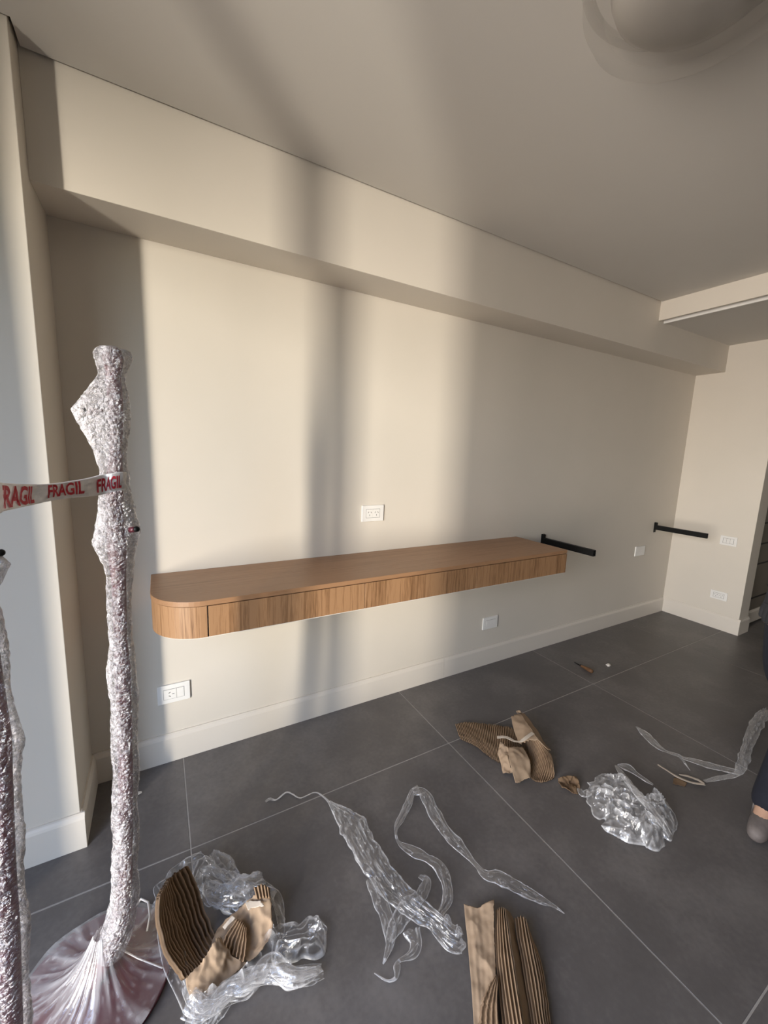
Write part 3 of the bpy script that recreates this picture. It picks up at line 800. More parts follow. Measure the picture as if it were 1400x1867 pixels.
sheet('peeled_layer', [[(0.148, -0.868, 0.066), (0.164, -0.883, 0.062), (0.171, -0.899, 0.058)],
                       [(0.115, -0.877, 0.044), (0.138, -0.908, 0.04), (0.163, -0.936, 0.036)],
                       [(0.1, -0.892, 0.034), (0.124, -0.933, 0.028), (0.152, -0.964, 0.024)]], M_corr, t, nu=14, nv=60, wl=0.012, amp=0.003, torn=(.06, .08), tornv=(.06, .06), seed=4)
sheet('white_tear', [[(0.105, -0.863, 0.056), (0.137, -0.856, 0.07)], [(0.112, -0.875, 0.054), (0.145, -0.868, 0.068)]], M_paper, t, nu=6, nv=14, torn=(.2, .2), tornv=(.05, .05), seed=5, th=.001)
sheet('white_tear', [[(0.174, -0.848, 0.083), (0.184, -0.846, 0.085), (0.223, -0.866, 0.085)], [(0.179, -0.872, 0.075), (0.195, -0.873, 0.078), (0.229, -0.886, 0.08)]], M_paper, t, nu=8, nv=14, torn=(.2, .2), tornv=(.1, .1), seed=6, th=.001)
sheet('ridged_corner', [[(0.205, -0.827, 0.096), (0.231, -0.833, 0.1), (0.25, -0.853, 0.098)], [(0.207, -0.862, 0.09), (0.229, -0.872, 0.092), (0.247, -0.881, 0.088)]], M_corr, t, nu=8, nv=40, wl=0.010, amp=0.0025, torn=(.1, .1), seed=7)

t = thing('stretch_film', (0.145, -0.856, 0), 'loose clear stretch film heaped around the curled cardboard beside the coat stand', 'plastic film', 'clear film scraps on the floor')
film_crumple('film_heap', [(-0.079, -0.635, 0), (-0.04, -0.579, 0), (0.023, -0.544, 0), (0.074, -0.542, 0), (0.108, -0.598, 0), (0.154, -0.692, 0), (0.209, -0.709, 0), (0.266, -0.755, 0), (0.28, -0.842, 0), (0.283, -0.912, 0), (0.235, -0.965, 0), (0.18, -1.005, 0), (0.105, -1.016, 0), (0.022, -0.991, 0), (-0.003, -0.915, 0), (-0.04, -0.781, 0)], (0.091, -0.891, 0), M_film, t, h=0.065, nr=30, na=170, rho0=0.70, seed=3, freq=20, dome=0.2)
fold_a = [(0.008, -0.973, 0.01), (0.042, -1.007, 0.008), (0.089, -1.014, 0.01), (0.146, -1.011, 0.012), (0.209, -1.021, 0.012), (0.273, -1.056, 0.01), (0.335, -1.074, 0.004)]
film_ribbon('film_fold', [(-0.061, -0.755, 0.05) + (.010,), (-0.048, -0.83, 0.03) + (.020,), (-0.023, -0.905, 0.012) + (.025,), (0.01, -0.98, 0.008) + (.03,)], M_film, t, nl=60, nc=8, amp=0.012, freq=2, seed=99)
fold_b = [(0.005, -1.029, 0.005), (0.047, -1.034, 0.01), (0.08, -1.022, 0.015), (0.114, -1.012, 0.02)]
for k in range(9):
    pa = fold_a if k < 6 else fold_b
    pts = []
    for i_, p in enumerate(pa):
        j_ = 0.014 if i_ not in (0, len(pa) - 1) else 0.012
        pts.append((p[0] + random.uniform(-j_, j_), p[1] + random.uniform(-j_, j_), p[2] + 0.006 * (k % 4), random.uniform(.022, .05) if i_ < len(pa) - 1 else .02))
    film_ribbon('film_fold', pts, M_bag if k % 2 else M_film, t, nl=110, nc=14, amp=0.030, freq=4, seed=100 + k, jag=.2)
film_crumple('film_lobe', [(0.26, -0.9, 0), (0.314, -0.925, 0), (0.349, -0.927, 0), (0.394, -0.961, 0), (0.386, -1.002, 0), (0.351, -1.038, 0), (0.316, -1.025, 0), (0.236, -0.994, 0), (0.224, -0.944, 0)], (0.308, -0.97, 0), M_film, t, h=0.05, nr=18, na=90, seed=8, freq=20)
film_ribbon('film_fold', [(0.105, -0.58, 0)+(.04,), (0.14, -0.67, 0.02)+(.06,), (0.177, -0.768, 0.03)+(.05,), (0.268, -0.834, 0.02)+(.04,), (0.271, -0.922, 0.01)+(.02,)], M_film, t, nl=70, nc=16, amp=0.045, freq=5, seed=13)
film_ribbon('film_fold', [(0.059, -0.639, 0.01)+(.05,), (0.098, -0.693, 0.02)+(.09,), (0.15, -0.777, 0.025)+(.09,), (0.181, -0.838, 0.02)+(.05,)], M_film, t, nl=60, nc=20, amp=0.05, freq=6, seed=15)
film_ribbon('film_fold', [(0.07, -0.703, 0.02)+(.05,), (0.111, -0.76, 0.03)+(.07,), (0.175, -0.781, 0.04)+(.08,), (0.248, -0.768, 0.03)+(.04,)], M_film, t, nl=60, nc=18, amp=0.05, freq=6, seed=14)

# ---------------------------------------------------------------- torn cardboard in the middle of the floor
t = thing('torn_cardboard', (1.459, -0.723, 0), 'torn corrugated cardboard with a folded flap and white paper tape, on a tile crossing', 'cardboard', 'torn cardboard on the floor')
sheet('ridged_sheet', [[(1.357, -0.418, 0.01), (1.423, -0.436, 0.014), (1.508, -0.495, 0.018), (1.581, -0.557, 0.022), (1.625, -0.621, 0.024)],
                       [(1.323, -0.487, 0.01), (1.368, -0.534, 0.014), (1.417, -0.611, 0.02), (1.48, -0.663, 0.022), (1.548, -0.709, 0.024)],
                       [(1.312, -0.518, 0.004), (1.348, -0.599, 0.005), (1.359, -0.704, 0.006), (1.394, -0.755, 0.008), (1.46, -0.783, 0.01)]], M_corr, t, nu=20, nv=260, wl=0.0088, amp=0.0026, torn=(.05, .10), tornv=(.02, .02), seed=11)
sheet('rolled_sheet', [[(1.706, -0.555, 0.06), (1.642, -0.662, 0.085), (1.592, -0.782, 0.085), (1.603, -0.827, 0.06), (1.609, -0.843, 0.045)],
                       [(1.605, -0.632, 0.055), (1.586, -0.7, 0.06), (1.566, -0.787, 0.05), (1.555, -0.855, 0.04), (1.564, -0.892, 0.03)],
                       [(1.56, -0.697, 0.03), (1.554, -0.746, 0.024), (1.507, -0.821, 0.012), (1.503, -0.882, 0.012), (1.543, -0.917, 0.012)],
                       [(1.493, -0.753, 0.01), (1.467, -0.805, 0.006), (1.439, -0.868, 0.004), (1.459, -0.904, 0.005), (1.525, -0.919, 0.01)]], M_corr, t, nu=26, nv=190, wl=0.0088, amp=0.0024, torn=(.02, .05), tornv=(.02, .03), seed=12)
sheet('folded_flap', [[(1.616, -0.57, 0.075), (1.643, -0.579, 0.082), (1.675, -0.584, 0.085)],
                      [(1.551, -0.651, 0.07), (1.582, -0.671, 0.092), (1.616, -0.691, 0.1)],
                      [(1.5, -0.734, 0.06), (1.531, -0.76, 0.085), (1.575, -0.787, 0.095)]], M_kraft, t, nu=24, nv=24, torn=(.06, .06), tornv=(.05, .02), seed=13, crumple=.004)
sheet('outer_flap', [[(1.675, -0.584, 0.085), (1.699, -0.59, 0.078)], [(1.616, -0.691, 0.1), (1.657, -0.7, 0.08)], [(1.575, -0.787, 0.095), (1.612, -0.785, 0.08)], [(1.6, -0.831, 0.07), (1.621, -0.83, 0.055)]], M_kraft, t, nu=24, nv=12, torn=(.02, .03), seed=14, crumple=.004)
sheet('bent_flap', [[(1.429, -0.729, 0.07), (1.459, -0.743, 0.075), (1.506, -0.759, 0.07)],
                    [(1.379, -0.785, 0.06), (1.425, -0.8, 0.06), (1.476, -0.828, 0.05)],
                    [(1.35, -0.861, 0.008), (1.388, -0.868, 0.008), (1.439, -0.871, 0.012)]], M_kraft, t, nu=26, nv=24, torn=(.06, .06), tornv=(.03, .04), seed=15, crumple=.006)
sheet('crumpled_flap', [[(1.421, -0.69, 0.075), (1.421, -0.715, 0.075), (1.429, -0.733, 0.07)],
                        [(1.381, -0.71, 0.05), (1.376, -0.747, 0.05), (1.376, -0.788, 0.058)],
                        [(1.338, -0.793, 0.008), (1.355, -0.807, 0.012), (1.375, -0.82, 0.02)]], M_kraft, t, nu=26, nv=20, torn=(.04, .06), tornv=(.03, .04), seed=16, crumple=.010, cscale=34)
film_ribbon('paper_tape', [(1.436, -0.65, 0.062)+(.020,), (1.468, -0.677, 0.07)+(.019,), (1.479, -0.724, 0.078)+(.017,), (1.492, -0.752, 0.094)+(.017,), (1.534, -0.754, 0.104)+(.018,), (1.579, -0.749, 0.106)+(.020,)], M_paper, t, nl=50, nc=6, amp=0.002, freq=2, seed=17, jag=.05)
sheet('torn_tip', [[(1.664, -0.563, 0.085), (1.687, -0.569, 0.088)], [(1.657, -0.578, 0.08), (1.681, -0.587, 0.082)]], M_kraft, t, nu=6, nv=6, torn=(.2, .2), seed=18, crumple=.004, cscale=60)

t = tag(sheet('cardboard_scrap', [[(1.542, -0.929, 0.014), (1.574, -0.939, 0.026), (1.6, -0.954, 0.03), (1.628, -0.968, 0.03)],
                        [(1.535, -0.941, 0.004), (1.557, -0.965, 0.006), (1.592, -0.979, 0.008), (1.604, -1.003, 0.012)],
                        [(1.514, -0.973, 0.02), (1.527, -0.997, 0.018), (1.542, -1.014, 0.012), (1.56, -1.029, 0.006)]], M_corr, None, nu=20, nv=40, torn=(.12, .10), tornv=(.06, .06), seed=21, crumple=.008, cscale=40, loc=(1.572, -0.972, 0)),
        'small cupped brown cardboard scrap between the folded cardboard and the plastic bag', 'cardboard', 'torn cardboard on the floor')

# ---------------------------------------------------------------- cardboard strips at the bottom edge
t = thing('cardboard_strip', (0.747, -1.293, 0), 'pale flat tan cardboard strip, leftmost of the strips at the bottom edge', 'cardboard', 'torn cardboard on the floor')
sheet('face_sheet', [[(0.807, -1.137, 0.03), (0.821, -1.155, 0.034), (0.84, -1.172, 0.036), (0.865, -1.177, 0.044), (0.896, -1.186, 0.05)],
                          [(0.772, -1.189, 0.024), (0.788, -1.202, 0.03), (0.807, -1.216, 0.034), (0.825, -1.23, 0.04), (0.838, -1.243, 0.044)],
                          [(0.722, -1.264, 0.018), (0.735, -1.276, 0.024), (0.751, -1.29, 0.028), (0.765, -1.302, 0.034), (0.775, -1.313, 0.038)],
                          [(0.669, -1.338, 0.014), (0.68, -1.35, 0.02), (0.691, -1.359, 0.024), (0.705, -1.369, 0.028), (0.717, -1.376, 0.03)],
                          [(0.6, -1.428, 0.01), (0.61, -1.435, 0.014), (0.623, -1.443, 0.016), (0.636, -1.452, 0.018), (0.647, -1.459, 0.02)]], M_kraft, t, nu=90, nv=46, wl=0.016, amp=0.0004, torn=(.012, .02), tornv=(.01, .05), seed=31, crumple=.004, cscale=20)
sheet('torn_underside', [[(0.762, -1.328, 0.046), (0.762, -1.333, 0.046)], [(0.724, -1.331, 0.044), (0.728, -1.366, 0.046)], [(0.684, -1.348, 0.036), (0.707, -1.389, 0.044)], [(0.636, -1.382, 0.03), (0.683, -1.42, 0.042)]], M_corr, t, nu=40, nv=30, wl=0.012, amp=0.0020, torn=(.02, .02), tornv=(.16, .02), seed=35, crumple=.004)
t = thing('corrugated_strip', (0.82, -1.358, 0), 'long folded corrugated cardboard with two ridged bands, right of the tan strip', 'cardboard', 'torn cardboard on the floor')
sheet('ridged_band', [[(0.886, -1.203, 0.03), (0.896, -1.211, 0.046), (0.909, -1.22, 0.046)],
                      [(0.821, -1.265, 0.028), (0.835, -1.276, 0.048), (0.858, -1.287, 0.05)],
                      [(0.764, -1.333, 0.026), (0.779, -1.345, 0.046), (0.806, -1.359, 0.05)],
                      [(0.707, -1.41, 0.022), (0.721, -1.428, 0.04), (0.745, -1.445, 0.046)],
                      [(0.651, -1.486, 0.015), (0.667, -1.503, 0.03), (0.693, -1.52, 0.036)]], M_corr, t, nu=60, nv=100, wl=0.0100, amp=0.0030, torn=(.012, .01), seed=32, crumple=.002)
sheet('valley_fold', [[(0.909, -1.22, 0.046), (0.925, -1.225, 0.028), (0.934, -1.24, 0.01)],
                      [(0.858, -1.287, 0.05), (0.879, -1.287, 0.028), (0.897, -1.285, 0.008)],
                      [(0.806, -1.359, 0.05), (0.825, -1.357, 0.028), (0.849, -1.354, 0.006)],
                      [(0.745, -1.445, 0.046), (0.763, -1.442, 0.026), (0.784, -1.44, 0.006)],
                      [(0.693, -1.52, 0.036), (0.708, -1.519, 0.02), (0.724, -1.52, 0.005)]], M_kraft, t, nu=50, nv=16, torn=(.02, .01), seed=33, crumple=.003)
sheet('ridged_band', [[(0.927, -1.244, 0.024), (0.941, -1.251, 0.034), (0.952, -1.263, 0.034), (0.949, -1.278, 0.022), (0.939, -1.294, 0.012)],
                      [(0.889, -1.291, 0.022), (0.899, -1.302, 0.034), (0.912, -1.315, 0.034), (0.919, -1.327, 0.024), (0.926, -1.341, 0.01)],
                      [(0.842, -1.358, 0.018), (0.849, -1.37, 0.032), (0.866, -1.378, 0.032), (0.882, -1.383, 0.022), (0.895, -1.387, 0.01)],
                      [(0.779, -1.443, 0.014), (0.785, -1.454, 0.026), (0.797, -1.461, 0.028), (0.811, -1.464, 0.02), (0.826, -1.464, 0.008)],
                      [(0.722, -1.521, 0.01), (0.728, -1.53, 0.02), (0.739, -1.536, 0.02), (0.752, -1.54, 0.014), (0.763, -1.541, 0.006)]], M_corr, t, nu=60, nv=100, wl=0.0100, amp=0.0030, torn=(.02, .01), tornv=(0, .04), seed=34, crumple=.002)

# ---------------------------------------------------------------- clear film on the floor
G = 'clear film scraps on the floor'
t = thing('stretch_film', (0.628, -0.886, 0), 'long clear film sleeve with a thin twisted tail, lying left of the looped film ribbon', 'plastic film', G)
film_ribbon('twisted_tail', [(0.331, -0.438, 0.003)+(.010,), (0.349, -0.436, 0.006)+(.012,), (0.374, -0.449, 0.003)+(.006,), (0.42, -0.433, 0.004)+(.009,), (0.441, -0.452, 0.003)+(.007,), (0.467, -0.487, 0.003)+(.005,), (0.529, -0.489, 0.004)+(.006,), (0.554, -0.529, 0.006)+(.008,), (0.566, -0.574, 0.008)+(.012,)], M_film, t, nl=80, nc=6, amp=0.008, freq=2, seed=41)
film_ribbon('film_sleeve', [(0.565, -0.564, 0.008)+(.012,), (0.58, -0.624, 0.01)+(.055,), (0.604, -0.712, 0.01)+(.105,), (0.607, -0.812, 0.01)+(.100,), (0.616, -0.914, 0.01)+(.095,), (0.63, -0.989, 0.012)+(.100,), (0.658, -1.061, 0.014)+(.080,), (0.695, -1.126, 0.012)+(.060,), (0.718, -1.185, 0.01)+(.075,), (0.741, -1.211, 0.006)+(.050,)], M_film, t, nl=190, nc=44, amp=0.026, freq=9, seed=42)
film_ribbon('film_fold', [(0.573, -0.922, 0.012)+(.030,), (0.572, -0.98, 0.012)+(.045,), (0.568, -1.054, 0.01)+(.05,), (0.551, -1.103, 0.006)+(.025,), (0.522, -1.128, 0.004)+(.012,), (0.506, -1.138, 0.002)+(.004,)], M_film, t, nl=70, nc=16, amp=0.030, freq=5, seed=43)
film_ribbon('film_fold', [(0.543, -1.105, 0.01)+(.03,), (0.587, -1.082, 0.012)+(.05,), (0.641, -1.061, 0.014)+(.05,), (0.701, -1.049, 0.014)+(.035,), (0.746, -1.017, 0.008)+(.03,), (0.735, -0.987, 0.004)+(.012,)], M_film, t, nl=70, nc=16, amp=0.040, freq=5, seed=44)
film_ribbon('film_fold', [(0.621, -1.113, 0.008)+(.06,), (0.616, -1.144, 0.006)+(.04,), (0.594, -1.16, 0.004)+(.025,), (0.551, -1.155, 0.004)+(.01,), (0.538, -1.164, 0.004)+(.02,), (0.524, -1.182, 0.003)+(.01,), (0.499, -1.176, 0.002)+(.006,), (0.474, -1.144, 0.002)+(.003,)], M_film, t, nl=80, nc=12, amp=0.020, freq=4, seed=45)
for q in ([(0.722, -1.152, 0.01), (0.739, -1.138, 0.02), (0.737, -1.161, 0.012)], [(0.733, -1.193, 0.01), (0.751, -1.18, 0.018), (0.75, -1.197, 0.012)], [(0.738, -1.202, 0.01), (0.743, -1.217, 0.01), (0.724, -1.219, 0.006)]):
    film_ribbon('film_shred', [p + (.012,) for p in q], M_bag, t, nl=20, nc=6, amp=.008, freq=2, seed=46)

t = thing('stretch_film', (0.937, -1.002, 0), 'looped clear film ribbon ending in a long pointed tail, above the tan strips', 'plastic film', G)
film_ribbon('film_ribbon', [(0.934, -0.694, 0.01)+(.045,), (0.902, -0.69, 0.012)+(.028,), (0.854, -0.73, 0.01)+(.032,), (0.795, -0.769, 0.006)+(.030,), (0.755, -0.796, 0.006)+(.016,), (0.735, -0.845, 0.005)+(.012,), (0.756, -0.897, 0.008)+(.040,), (0.79, -0.949, 0.01)+(.040,), (0.813, -0.99, 0.008)+(.045,), (0.809, -1.04, 0.006)+(.040,), (0.78, -1.09, 0.004)+(.035,), (0.732, -1.114, 0.003)+(.020,)], M_film, t, nl=150, nc=14, amp=0.018, freq=3, seed=51)
film_ribbon('film_ribbon', [(0.904, -0.687, 0.012)+(.030,), (0.941, -0.716, 0.012)+(.045,), (0.927, -0.808, 0.01)+(.055,), (0.919, -0.899, 0.008)+(.050,), (0.929, -0.973, 0.008)+(.045,), (0.935, -1.027, 0.008)+(.020,), (0.939, -1.064, 0.008)+(.022,), (0.943, -1.098, 0.01)+(.040,), (0.984, -1.136, 0.01)+(.055,), (1.02, -1.192, 0.008)+(.045,), (1.054, -1.239, 0.006)+(.028,), (1.08, -1.273, 0.004)+(.012,), (1.094, -1.302, 0.002)+(.003,)], M_film, t, nl=170, nc=16, amp=0.020, freq=3.5, seed=52)

t = thing('plastic_bag', (1.687, -1.183, 0), 'crumpled milky clear plastic bag on the floor beside the small cardboard scrap', 'plastic bag', G)
BAG = [(1.633, -1.02, 0), (1.688, -1.007, 0), (1.779, -1.011, 0), (1.801, -1.048, 0), (1.821, -1.072, 0), (1.826, -1.129, 0), (1.812, -1.193, 0), (1.873, -1.211, 0), (1.861, -1.26, 0), (1.803, -1.31, 0), (1.714, -1.333, 0), (1.668, -1.324, 0), (1.603, -1.332, 0), (1.586, -1.304, 0), (1.543, -1.27, 0), (1.51, -1.222, 0), (1.51, -1.175, 0), (1.544, -1.16, 0), (1.526, -1.129, 0), (1.56, -1.066, 0)]
film_crumple('bag_body', BAG, (1.681, -1.186, 0), M_bag, t, h=0.070, nr=46, na=190, seed=5, freq=23)
film_ribbon('rolled_edge', [(1.841, -1.025, 0.03)+(.020,), (1.785, -1.087, 0.05)+(.030,), (1.731, -1.163, 0.065)+(.036,), (1.701, -1.233, 0.065)+(.036,), (1.686, -1.293, 0.05)+(.034,), (1.69, -1.331, 0.02)+(.020,)], M_bag, t, nl=90, nc=14, amp=0.025, freq=3, seed=61)
film_ribbon('bag_corner', [(1.878, -1.011, 0.01)+(.01,), (1.896, -1.043, 0.01)+(.05,), (1.903, -1.081, 0.008)+(.03,), (1.91, -1.122, 0.004)+(.025,), (1.918, -1.152, 0.002)+(.01,)], M_film, t, nl=50, nc=12, amp=0.025, freq=3, seed=62)
film_ribbon('bag_corner', [(1.586, -1.011, 0.004)+(.02,), (1.57, -1.038, 0.006)+(.03,), (1.603, -1.047, 0.01)+(.03,)], M_film, t, nl=24, nc=10, amp=0.02, freq=3, seed=63)

t = thing('stretch_film', (2.349, -1.214, 0), 'clear film strips kinked at a right angle, lying near the right edge of the photo', 'plastic film', G)
film_ribbon('film_ribbon', [(2.264, -0.888, 0.002)+(.012,), (2.237, -0.949, 0.006)+(.045,), (2.195, -1.03, 0.008)+(.045,), (2.203, -1.074, 0.006)+(.022,), (2.225, -1.118, 0.006)+(.020,), (2.203, -1.153, 0.004)+(.010,), (2.175, -1.189, 0.002)+(.003,)], M_film, t, nl=80, nc=12, amp=0.02, freq=3, seed=71)
film_ribbon('film_ribbon', [(2.233, -1.125, 0.002)+(.03,), (2.272, -1.198, 0.006)+(.05,), (2.326, -1.266, 0.008)+(.045,), (2.358, -1.31, 0.012)+(.035,)], M_film, t, nl=60, nc=12, amp=0.015, freq=3, seed=72)
film_ribbon('film_ribbon', [(2.158, -1.254, 0.003)+(.016,), (2.24, -1.278, 0.005)+(.024,), (2.31, -1.302, 0.008)+(.024,), (2.376, -1.312, 0.012)+(.030,)], M_bag, t, nl=50, nc=10, amp=0.012, freq=2, seed=73)
film_ribbon('film_ribbon', [(2.349, -1.313, 0.012)+(.030,), (2.447, -1.295, 0.018)+(.045,), (2.644, -1.25, 0.016)+(.050,), (2.907, -1.201, 0.01)+(.060,), (3.109, -1.177, 0.006)+(.050,)], M_bag, t, nl=80, nc=18, amp=0.040, freq=4, seed=74)

t = thing('tape_scrap', (2.099, -1.182, 0), 'narrow white tape scrap on a brown cardboard bit, right of the plastic bag', 'tape', None)
film_ribbon('tape', [(2.058, -1.101, 0.012)+(.010,), (2.062, -1.138, 0.01)+(.012,), (2.064, -1.187, 0.01)+(.013,), (2.091, -1.234, 0.008)+(.012,), (2.135, -1.264, 0.006)+(.014,)], M_paper, t, nl=50, nc=6, amp=0.006, freq=2, seed=81)
film_ribbon('tape', [(2.09, -1.18, 0.008)+(.006,), (2.115, -1.209, 0.01)+(.014,), (2.134, -1.238, 0.008)+(.014,), (2.138, -1.262, 0.006)+(.010,)], M_paper, t, nl=40, nc=6, amp=0.006, freq=2, seed=82)
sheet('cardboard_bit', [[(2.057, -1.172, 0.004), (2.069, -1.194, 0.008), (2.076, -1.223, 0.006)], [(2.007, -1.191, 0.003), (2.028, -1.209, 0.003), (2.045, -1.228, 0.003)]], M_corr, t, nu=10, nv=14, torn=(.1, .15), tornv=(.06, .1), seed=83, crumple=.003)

# ---------------------------------------------------------------- small things on the floor
a, b_ = Vector((2.583, -0.274, 0.004)), Vector((2.562, -0.429, 0.01))
t = thing('wooden_awl', tuple((a + b_) / 2 - Vector((0, 0, .007))), 'small brown tapered tool with a dark point on the floor under the right console end', 'tool')
M_handle = noise_mat('worn_wood_handle', (0.10, 0.045, 0.020), (0.19, 0.095, 0.040), 40, 0.5)
def lerp(k, z=None):
    p = a + (b_ - a) * k
    return (p.x, p.y, z if z is not None else p.z)
v, f = tube_vf([lerp(0, .003), lerp(.2, .004), lerp(.42, .007)], [.0012, .003, .0045], 8); mesh('point', v, f, M_black, t, True)
v, f = tube_vf([lerp(.36, .007), lerp(.46, .009), lerp(.62, .012), lerp(.85, .0145), lerp(.96, .0145), lerp(1.0, .0145)], [.006, .0085, .011, .0138, .0135, .009], 14); mesh('handle', v, f, M_handle, t, True)
v, f = tube_vf([lerp(.34, .007), lerp(.39, .008)], [.0068, .0072], 12); mesh('ferrule', v, f, M_black, t, True)

def lump_stone(name, c, rx, ry, rz, mat, seed):
    v, f = [], []; n1, n2 = 9, 14
    for i in range(n1 + 1):
        th = PI * i / n1
        for k in range(n2):
            ph = 2 * PI * k / n2
            d = Vector((math.sin(th) * math.cos(ph), math.sin(th) * math.sin(ph), math.cos(th)))
            r = 1 + 0.55 * noise.noise(d * 1.6 + Vector((seed, 0, 0))) + 0.2 * noise.noise(d * 4 + Vector((0, seed, 0)))
            v.append((c[0] + rx * d.x * r, c[1] + ry * d.y * r, max(0.0006, c[2] + rz + rz * d.z * r)))
    for i in range(n1):
        for k in range(n2):
            k2 = (k + 1) % n2; f.append((i * n2 + k, (i + 1) * n2 + k, (i + 1) * n2 + k2, i * n2 + k2))
    return mesh(name, v, f, mat, None, True, loc=c)
tag(lump_stone('plaster_crumb', (2.77, -0.415, 0), .022, .012, .007, M_chip, 3), 'white crumb of plaster lying just right of the brown tapered tool', 'crumb')
tag(film_ribbon('paper_scrap', [(-0.145, -0.156, 0.004)+(.010,), (-0.133, -0.156, 0.006)+(.016,), (-0.121, -0.153, 0.004)+(.010,)], M_chip, None, nl=14, nc=6, amp=.008, freq=2, seed=91, loc=(-0.133, -0.152, 0)), 'tiny white paper scrap on the dark tile just right of the wrapped coat stand', 'paper')

# ---------------------------------------------------------------- the person at the right edge
def skin(name, nodes, edges, mat, parent, sub=2):
    keys = list(nodes); off = wloc(parent)
    me = bpy.data.meshes.new(name)
    me.from_pydata([tuple(Vector(nodes[k][0]) - off) for k in keys], [(keys.index(a), keys.index(b_)) for a, b_ in edges], [])
    me.materials.append(mat)
    o = bpy.data.objects.new(name, me); link(o, parent)
    o.modifiers.new('skin', 'SKIN').use_smooth_shade = True
    d = me.skin_vertices[0].data
    for i, k in enumerate(keys):
        r = nodes[k][1]; d[i].radius = (r, r) if not isinstance(r, tuple) else r
    d[0].use_root = True
    s = o.modifiers.new('subdivision', 'SUBSURF'); s.levels = sub; s.render_levels = sub
    return o
def chain(*k): return list(zip(k[:-1], k[1:]))
M_skin = noise_mat('skin', (0.42, 0.25, 0.17), (0.47, 0.29, 0.20), 20, 0.5)
M_trouser = noise_mat('black_cloth', (0.010, 0.010, 0.012), (0.016, 0.016, 0.019), 60, 0.9)
M_navy = noise_mat('navy_cloth', (0.005, 0.006, 0.012), (0.008, 0.009, 0.018), 60, 0.9)
M_shirt = noise_mat('white_cloth', (0.74, 0.72, 0.69), (0.80, 0.78, 0.75), 50, 0.85)
M_shoe = noise_mat('grey_shoe', (0.10, 0.085, 0.080), (0.17, 0.145, 0.135), 30, 0.7)
M_hair = noise_mat('dark_hair', (0.012, 0.009, 0.007), (0.03, 0.02, 0.015), 90, 0.6)
t = thing('person', (2.45, -1.42, 0), 'person in dark trousers, white sleeves and grey shoes, stepping in at the right edge', 'person')
B = {'pelvis': ((2.52, -1.42, .95), .125), 'belly': ((2.51, -1.42, 1.08), .125), 'chest': ((2.50, -1.43, 1.26), .145), 'collar': ((2.49, -1.43, 1.42), .085),
     'neck': ((2.475, -1.435, 1.50), .052), 'jaw': ((2.45, -1.44, 1.575), .066), 'head': ((2.455, -1.44, 1.65), .088), 'crown': ((2.465, -1.44, 1.73), .062),
     'hip_l': ((2.50, -1.51, .90), .090), 'knee_l': ((2.33, -1.50, .50), .058), 'calf_l': ((2.24, -1.495, .34), .052), 'ankle_l': ((2.105, -1.48, .10), .036), 'toe_l': ((2.015, -1.487, .035), .026),
     'hip_r': ((2.55, -1.34, .90), .090), 'knee_r': ((2.60, -1.335, .50), .058), 'calf_r': ((2.72, -1.35, .34), .052), 'ankle_r': ((2.90, -1.37, .12), .036), 'toe_r': ((2.80, -1.36, .035), .026)}
E_ = chain('pelvis', 'belly', 'chest', 'collar', 'neck', 'jaw', 'head', 'crown') + chain('pelvis', 'hip_l', 'knee_l', 'calf_l', 'ankle_l', 'toe_l') + chain('pelvis', 'hip_r', 'knee_r', 'calf_r', 'ankle_r', 'toe_r')
arms = {'r': ((2.52, -1.265, 1.39), (2.54, -1.285, 1.13), (2.35, -1.337, .972), (2.298, -1.334, .89)), 'l': ((2.47, -1.60, 1.39), (2.52, -1.64, 1.12), (2.36, -1.65, .96), (2.30, -1.645, .89))}
glove = {}
for s, (sh, el, wr, pm) in arms.items():
    B['sh' + s] = (sh, .062); B['el' + s] = (el, .044); B['wr' + s] = (wr, .028); B['pm' + s] = (pm, (.032, .020))
    E_ += chain('chest', 'sh' + s, 'el' + s, 'wr' + s, 'pm' + s)
    side = 1 if s == 'r' else -1
    d = (Vector(pm) - Vector(wr)).normalized(); lat = Vector((0.35, 1, 0)).normalized(); curl = Vector((0.75, 0, -0.4))
    for n_, (lo, ln) in enumerate(((-.024, .072), (-.008, .082), (.008, .078), (.024, .062))):
        p0 = Vector(pm) + d * .020 + lat * lo; p1 = p0 + d * ln * .45; p2 = p1 + (d + curl * .5).normalized() * ln * .33; p3 = p2 + (d + curl * 1.3).normalized() * ln * .26
        ks = [s + 'f%d%d' % (n_, q) for q in range(4)]
        for k_, p_, r_ in zip(ks, (p0, p1, p2, p3), (.0095, .009, .0082, .007)): B[k_] = (tuple(p_), r_)
        E_ += chain('pm' + s, *ks)
    th = Vector(wr) * .45 + Vector(pm) * .55 + lat * (-.030)
    for q, (a_, r_) in enumerate(((th, .011), (th + d * .03 + lat * -.018, .010), (th + d * .055 + lat * -.018 + curl * .012, .008))): B[s + 't%d' % q] = (tuple(a_), r_)
    E_ += chain('wr' + s, s + 't0', s + 't1', s + 't2')
skin('body', B, E_, M_skin, t)
g_ = lambda k, dr=0.0, mul=1.0: (B[k][0], tuple(x * mul + dr for x in B[k][1]) if isinstance(B[k][1], tuple) else B[k][1] * mul + dr)
for s in ('r', 'l'):
    ks = [k for k in B if k.startswith(s + 'f') or k.startswith(s + 't')] + ['wr' + s, 'pm' + s]
    Gn = {'wr' + s: g_('wr' + s, .008)}; Gn['pm' + s] = g_('pm' + s, .007)
    for k in ks:
        if k not in Gn: Gn[k] = g_(k, .0042)
    skin('glove', Gn, [e for e in E_ if e[0] in Gn and e[1] in Gn], M_trouser, t)
sh = {k: g_(k, .020) for k in ('belly', 'chest', 'collar')}
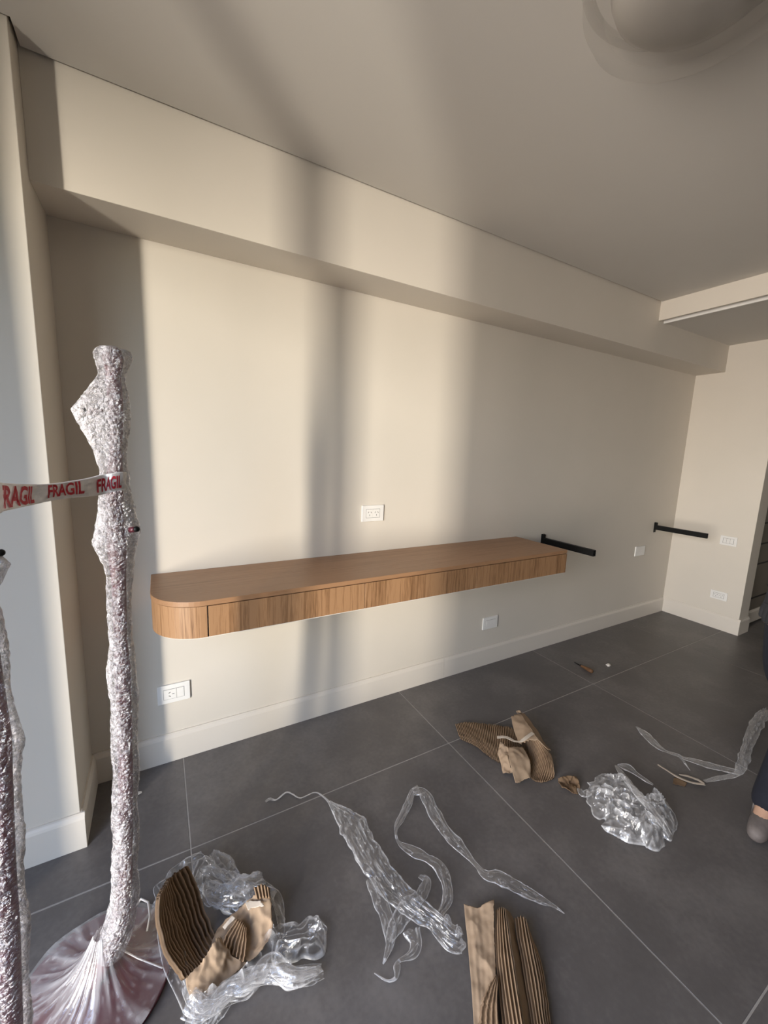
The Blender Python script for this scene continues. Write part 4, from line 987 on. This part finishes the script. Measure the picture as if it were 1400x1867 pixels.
for s in ('r', 'l'):
    for k, dr in (('sh', .018), ('el', .016), ('wr', .014)): sh[k + s] = g_(k + s, dr)
    w_ = Vector(sh['wr' + s][0]); e_ = Vector(sh['el' + s][0]); sh['wr' + s] = (tuple(w_ + (e_ - w_) * -.12), .046)
sh['belly'] = ((2.52, -1.42, .93), .168)
skin('shirt', sh, chain('belly', 'chest', 'collar') + chain('chest', 'shr', 'elr', 'wrr') + chain('chest', 'shl', 'ell', 'wrl'), M_shirt, t)
tr_ = {'pelvis': ((2.525, -1.42, .92), .135), 'waist': ((2.515, -1.42, 1.02), .145)}
for s in ('l', 'r'):
    for k, dr in (('hip', .020), ('knee', .026), ('calf', .020)): tr_[k + '_' + s] = g_(k + '_' + s, dr)
    a_, c_ = Vector(B['ankle_' + s][0]), Vector(B['calf_' + s][0]); tr_['cuff_' + s] = (tuple(a_ + (c_ - a_) * -.14), .056)
skin('trousers', tr_, chain('pelvis', 'waist') + chain('pelvis', 'hip_l', 'knee_l', 'calf_l', 'cuff_l') + chain('pelvis', 'hip_r', 'knee_r', 'calf_r', 'cuff_r'), M_navy, t)
for s in ('l', 'r'):
    a_, c_ = Vector(B['ankle_' + s][0]), Vector(B['toe_' + s][0])
    o = skin('shoe', {'heel': ((a_.x + .03, a_.y, .045), .042), 'instep': (((a_.x + c_.x) / 2, c_.y, .055), .043), 'ball': ((c_.x - .005, c_.y - .004, .040), .038), 'tip': ((c_.x - .05, c_.y - .006, .030), .026), 'top': ((a_.x + .005, a_.y, .105), .044)},
         [('heel', 'instep'), ('instep', 'ball'), ('ball', 'tip'), ('heel', 'top')], M_shoe, t)
# face and hair
hc = Vector((2.455, -1.44, 1.645))
def ball(name, c, r, sc, mat, n1=10, n2=16):
    v, f = lathe_vf([(math.sin(PI * i / n1) * r, -math.cos(PI * i / n1) * r) for i in range(n1 + 1)], (0, 0, 0), n2)
    return mesh(name, [(c[0] + x * sc[0], c[1] + y * sc[1], c[2] + z * sc[2]) for x, y, z in v], f, mat, t, True)
ball('hair', (2.475, -1.44, 1.685), .1, (1.0, .95, .92), M_hair)
for s in (-1, 1):
    ball('eye', (2.372, -1.44 + s * .032, 1.635), .011, (.8, 1.2, .8), M_plate); ball('pupil', (2.364, -1.44 + s * .032, 1.635), .005, (.6, 1, 1), M_slot)
    ball('ear', (2.47, -1.44 + s * .090, 1.63), .03, (.6, .35, 1.0), M_skin)
ball('nose', (2.362, -1.44, 1.605), .017, (1.0, .8, 1.5), M_skin)
ball('mouth', (2.382, -1.44, 1.565), .02, (.4, 1.1, .35), M_red)
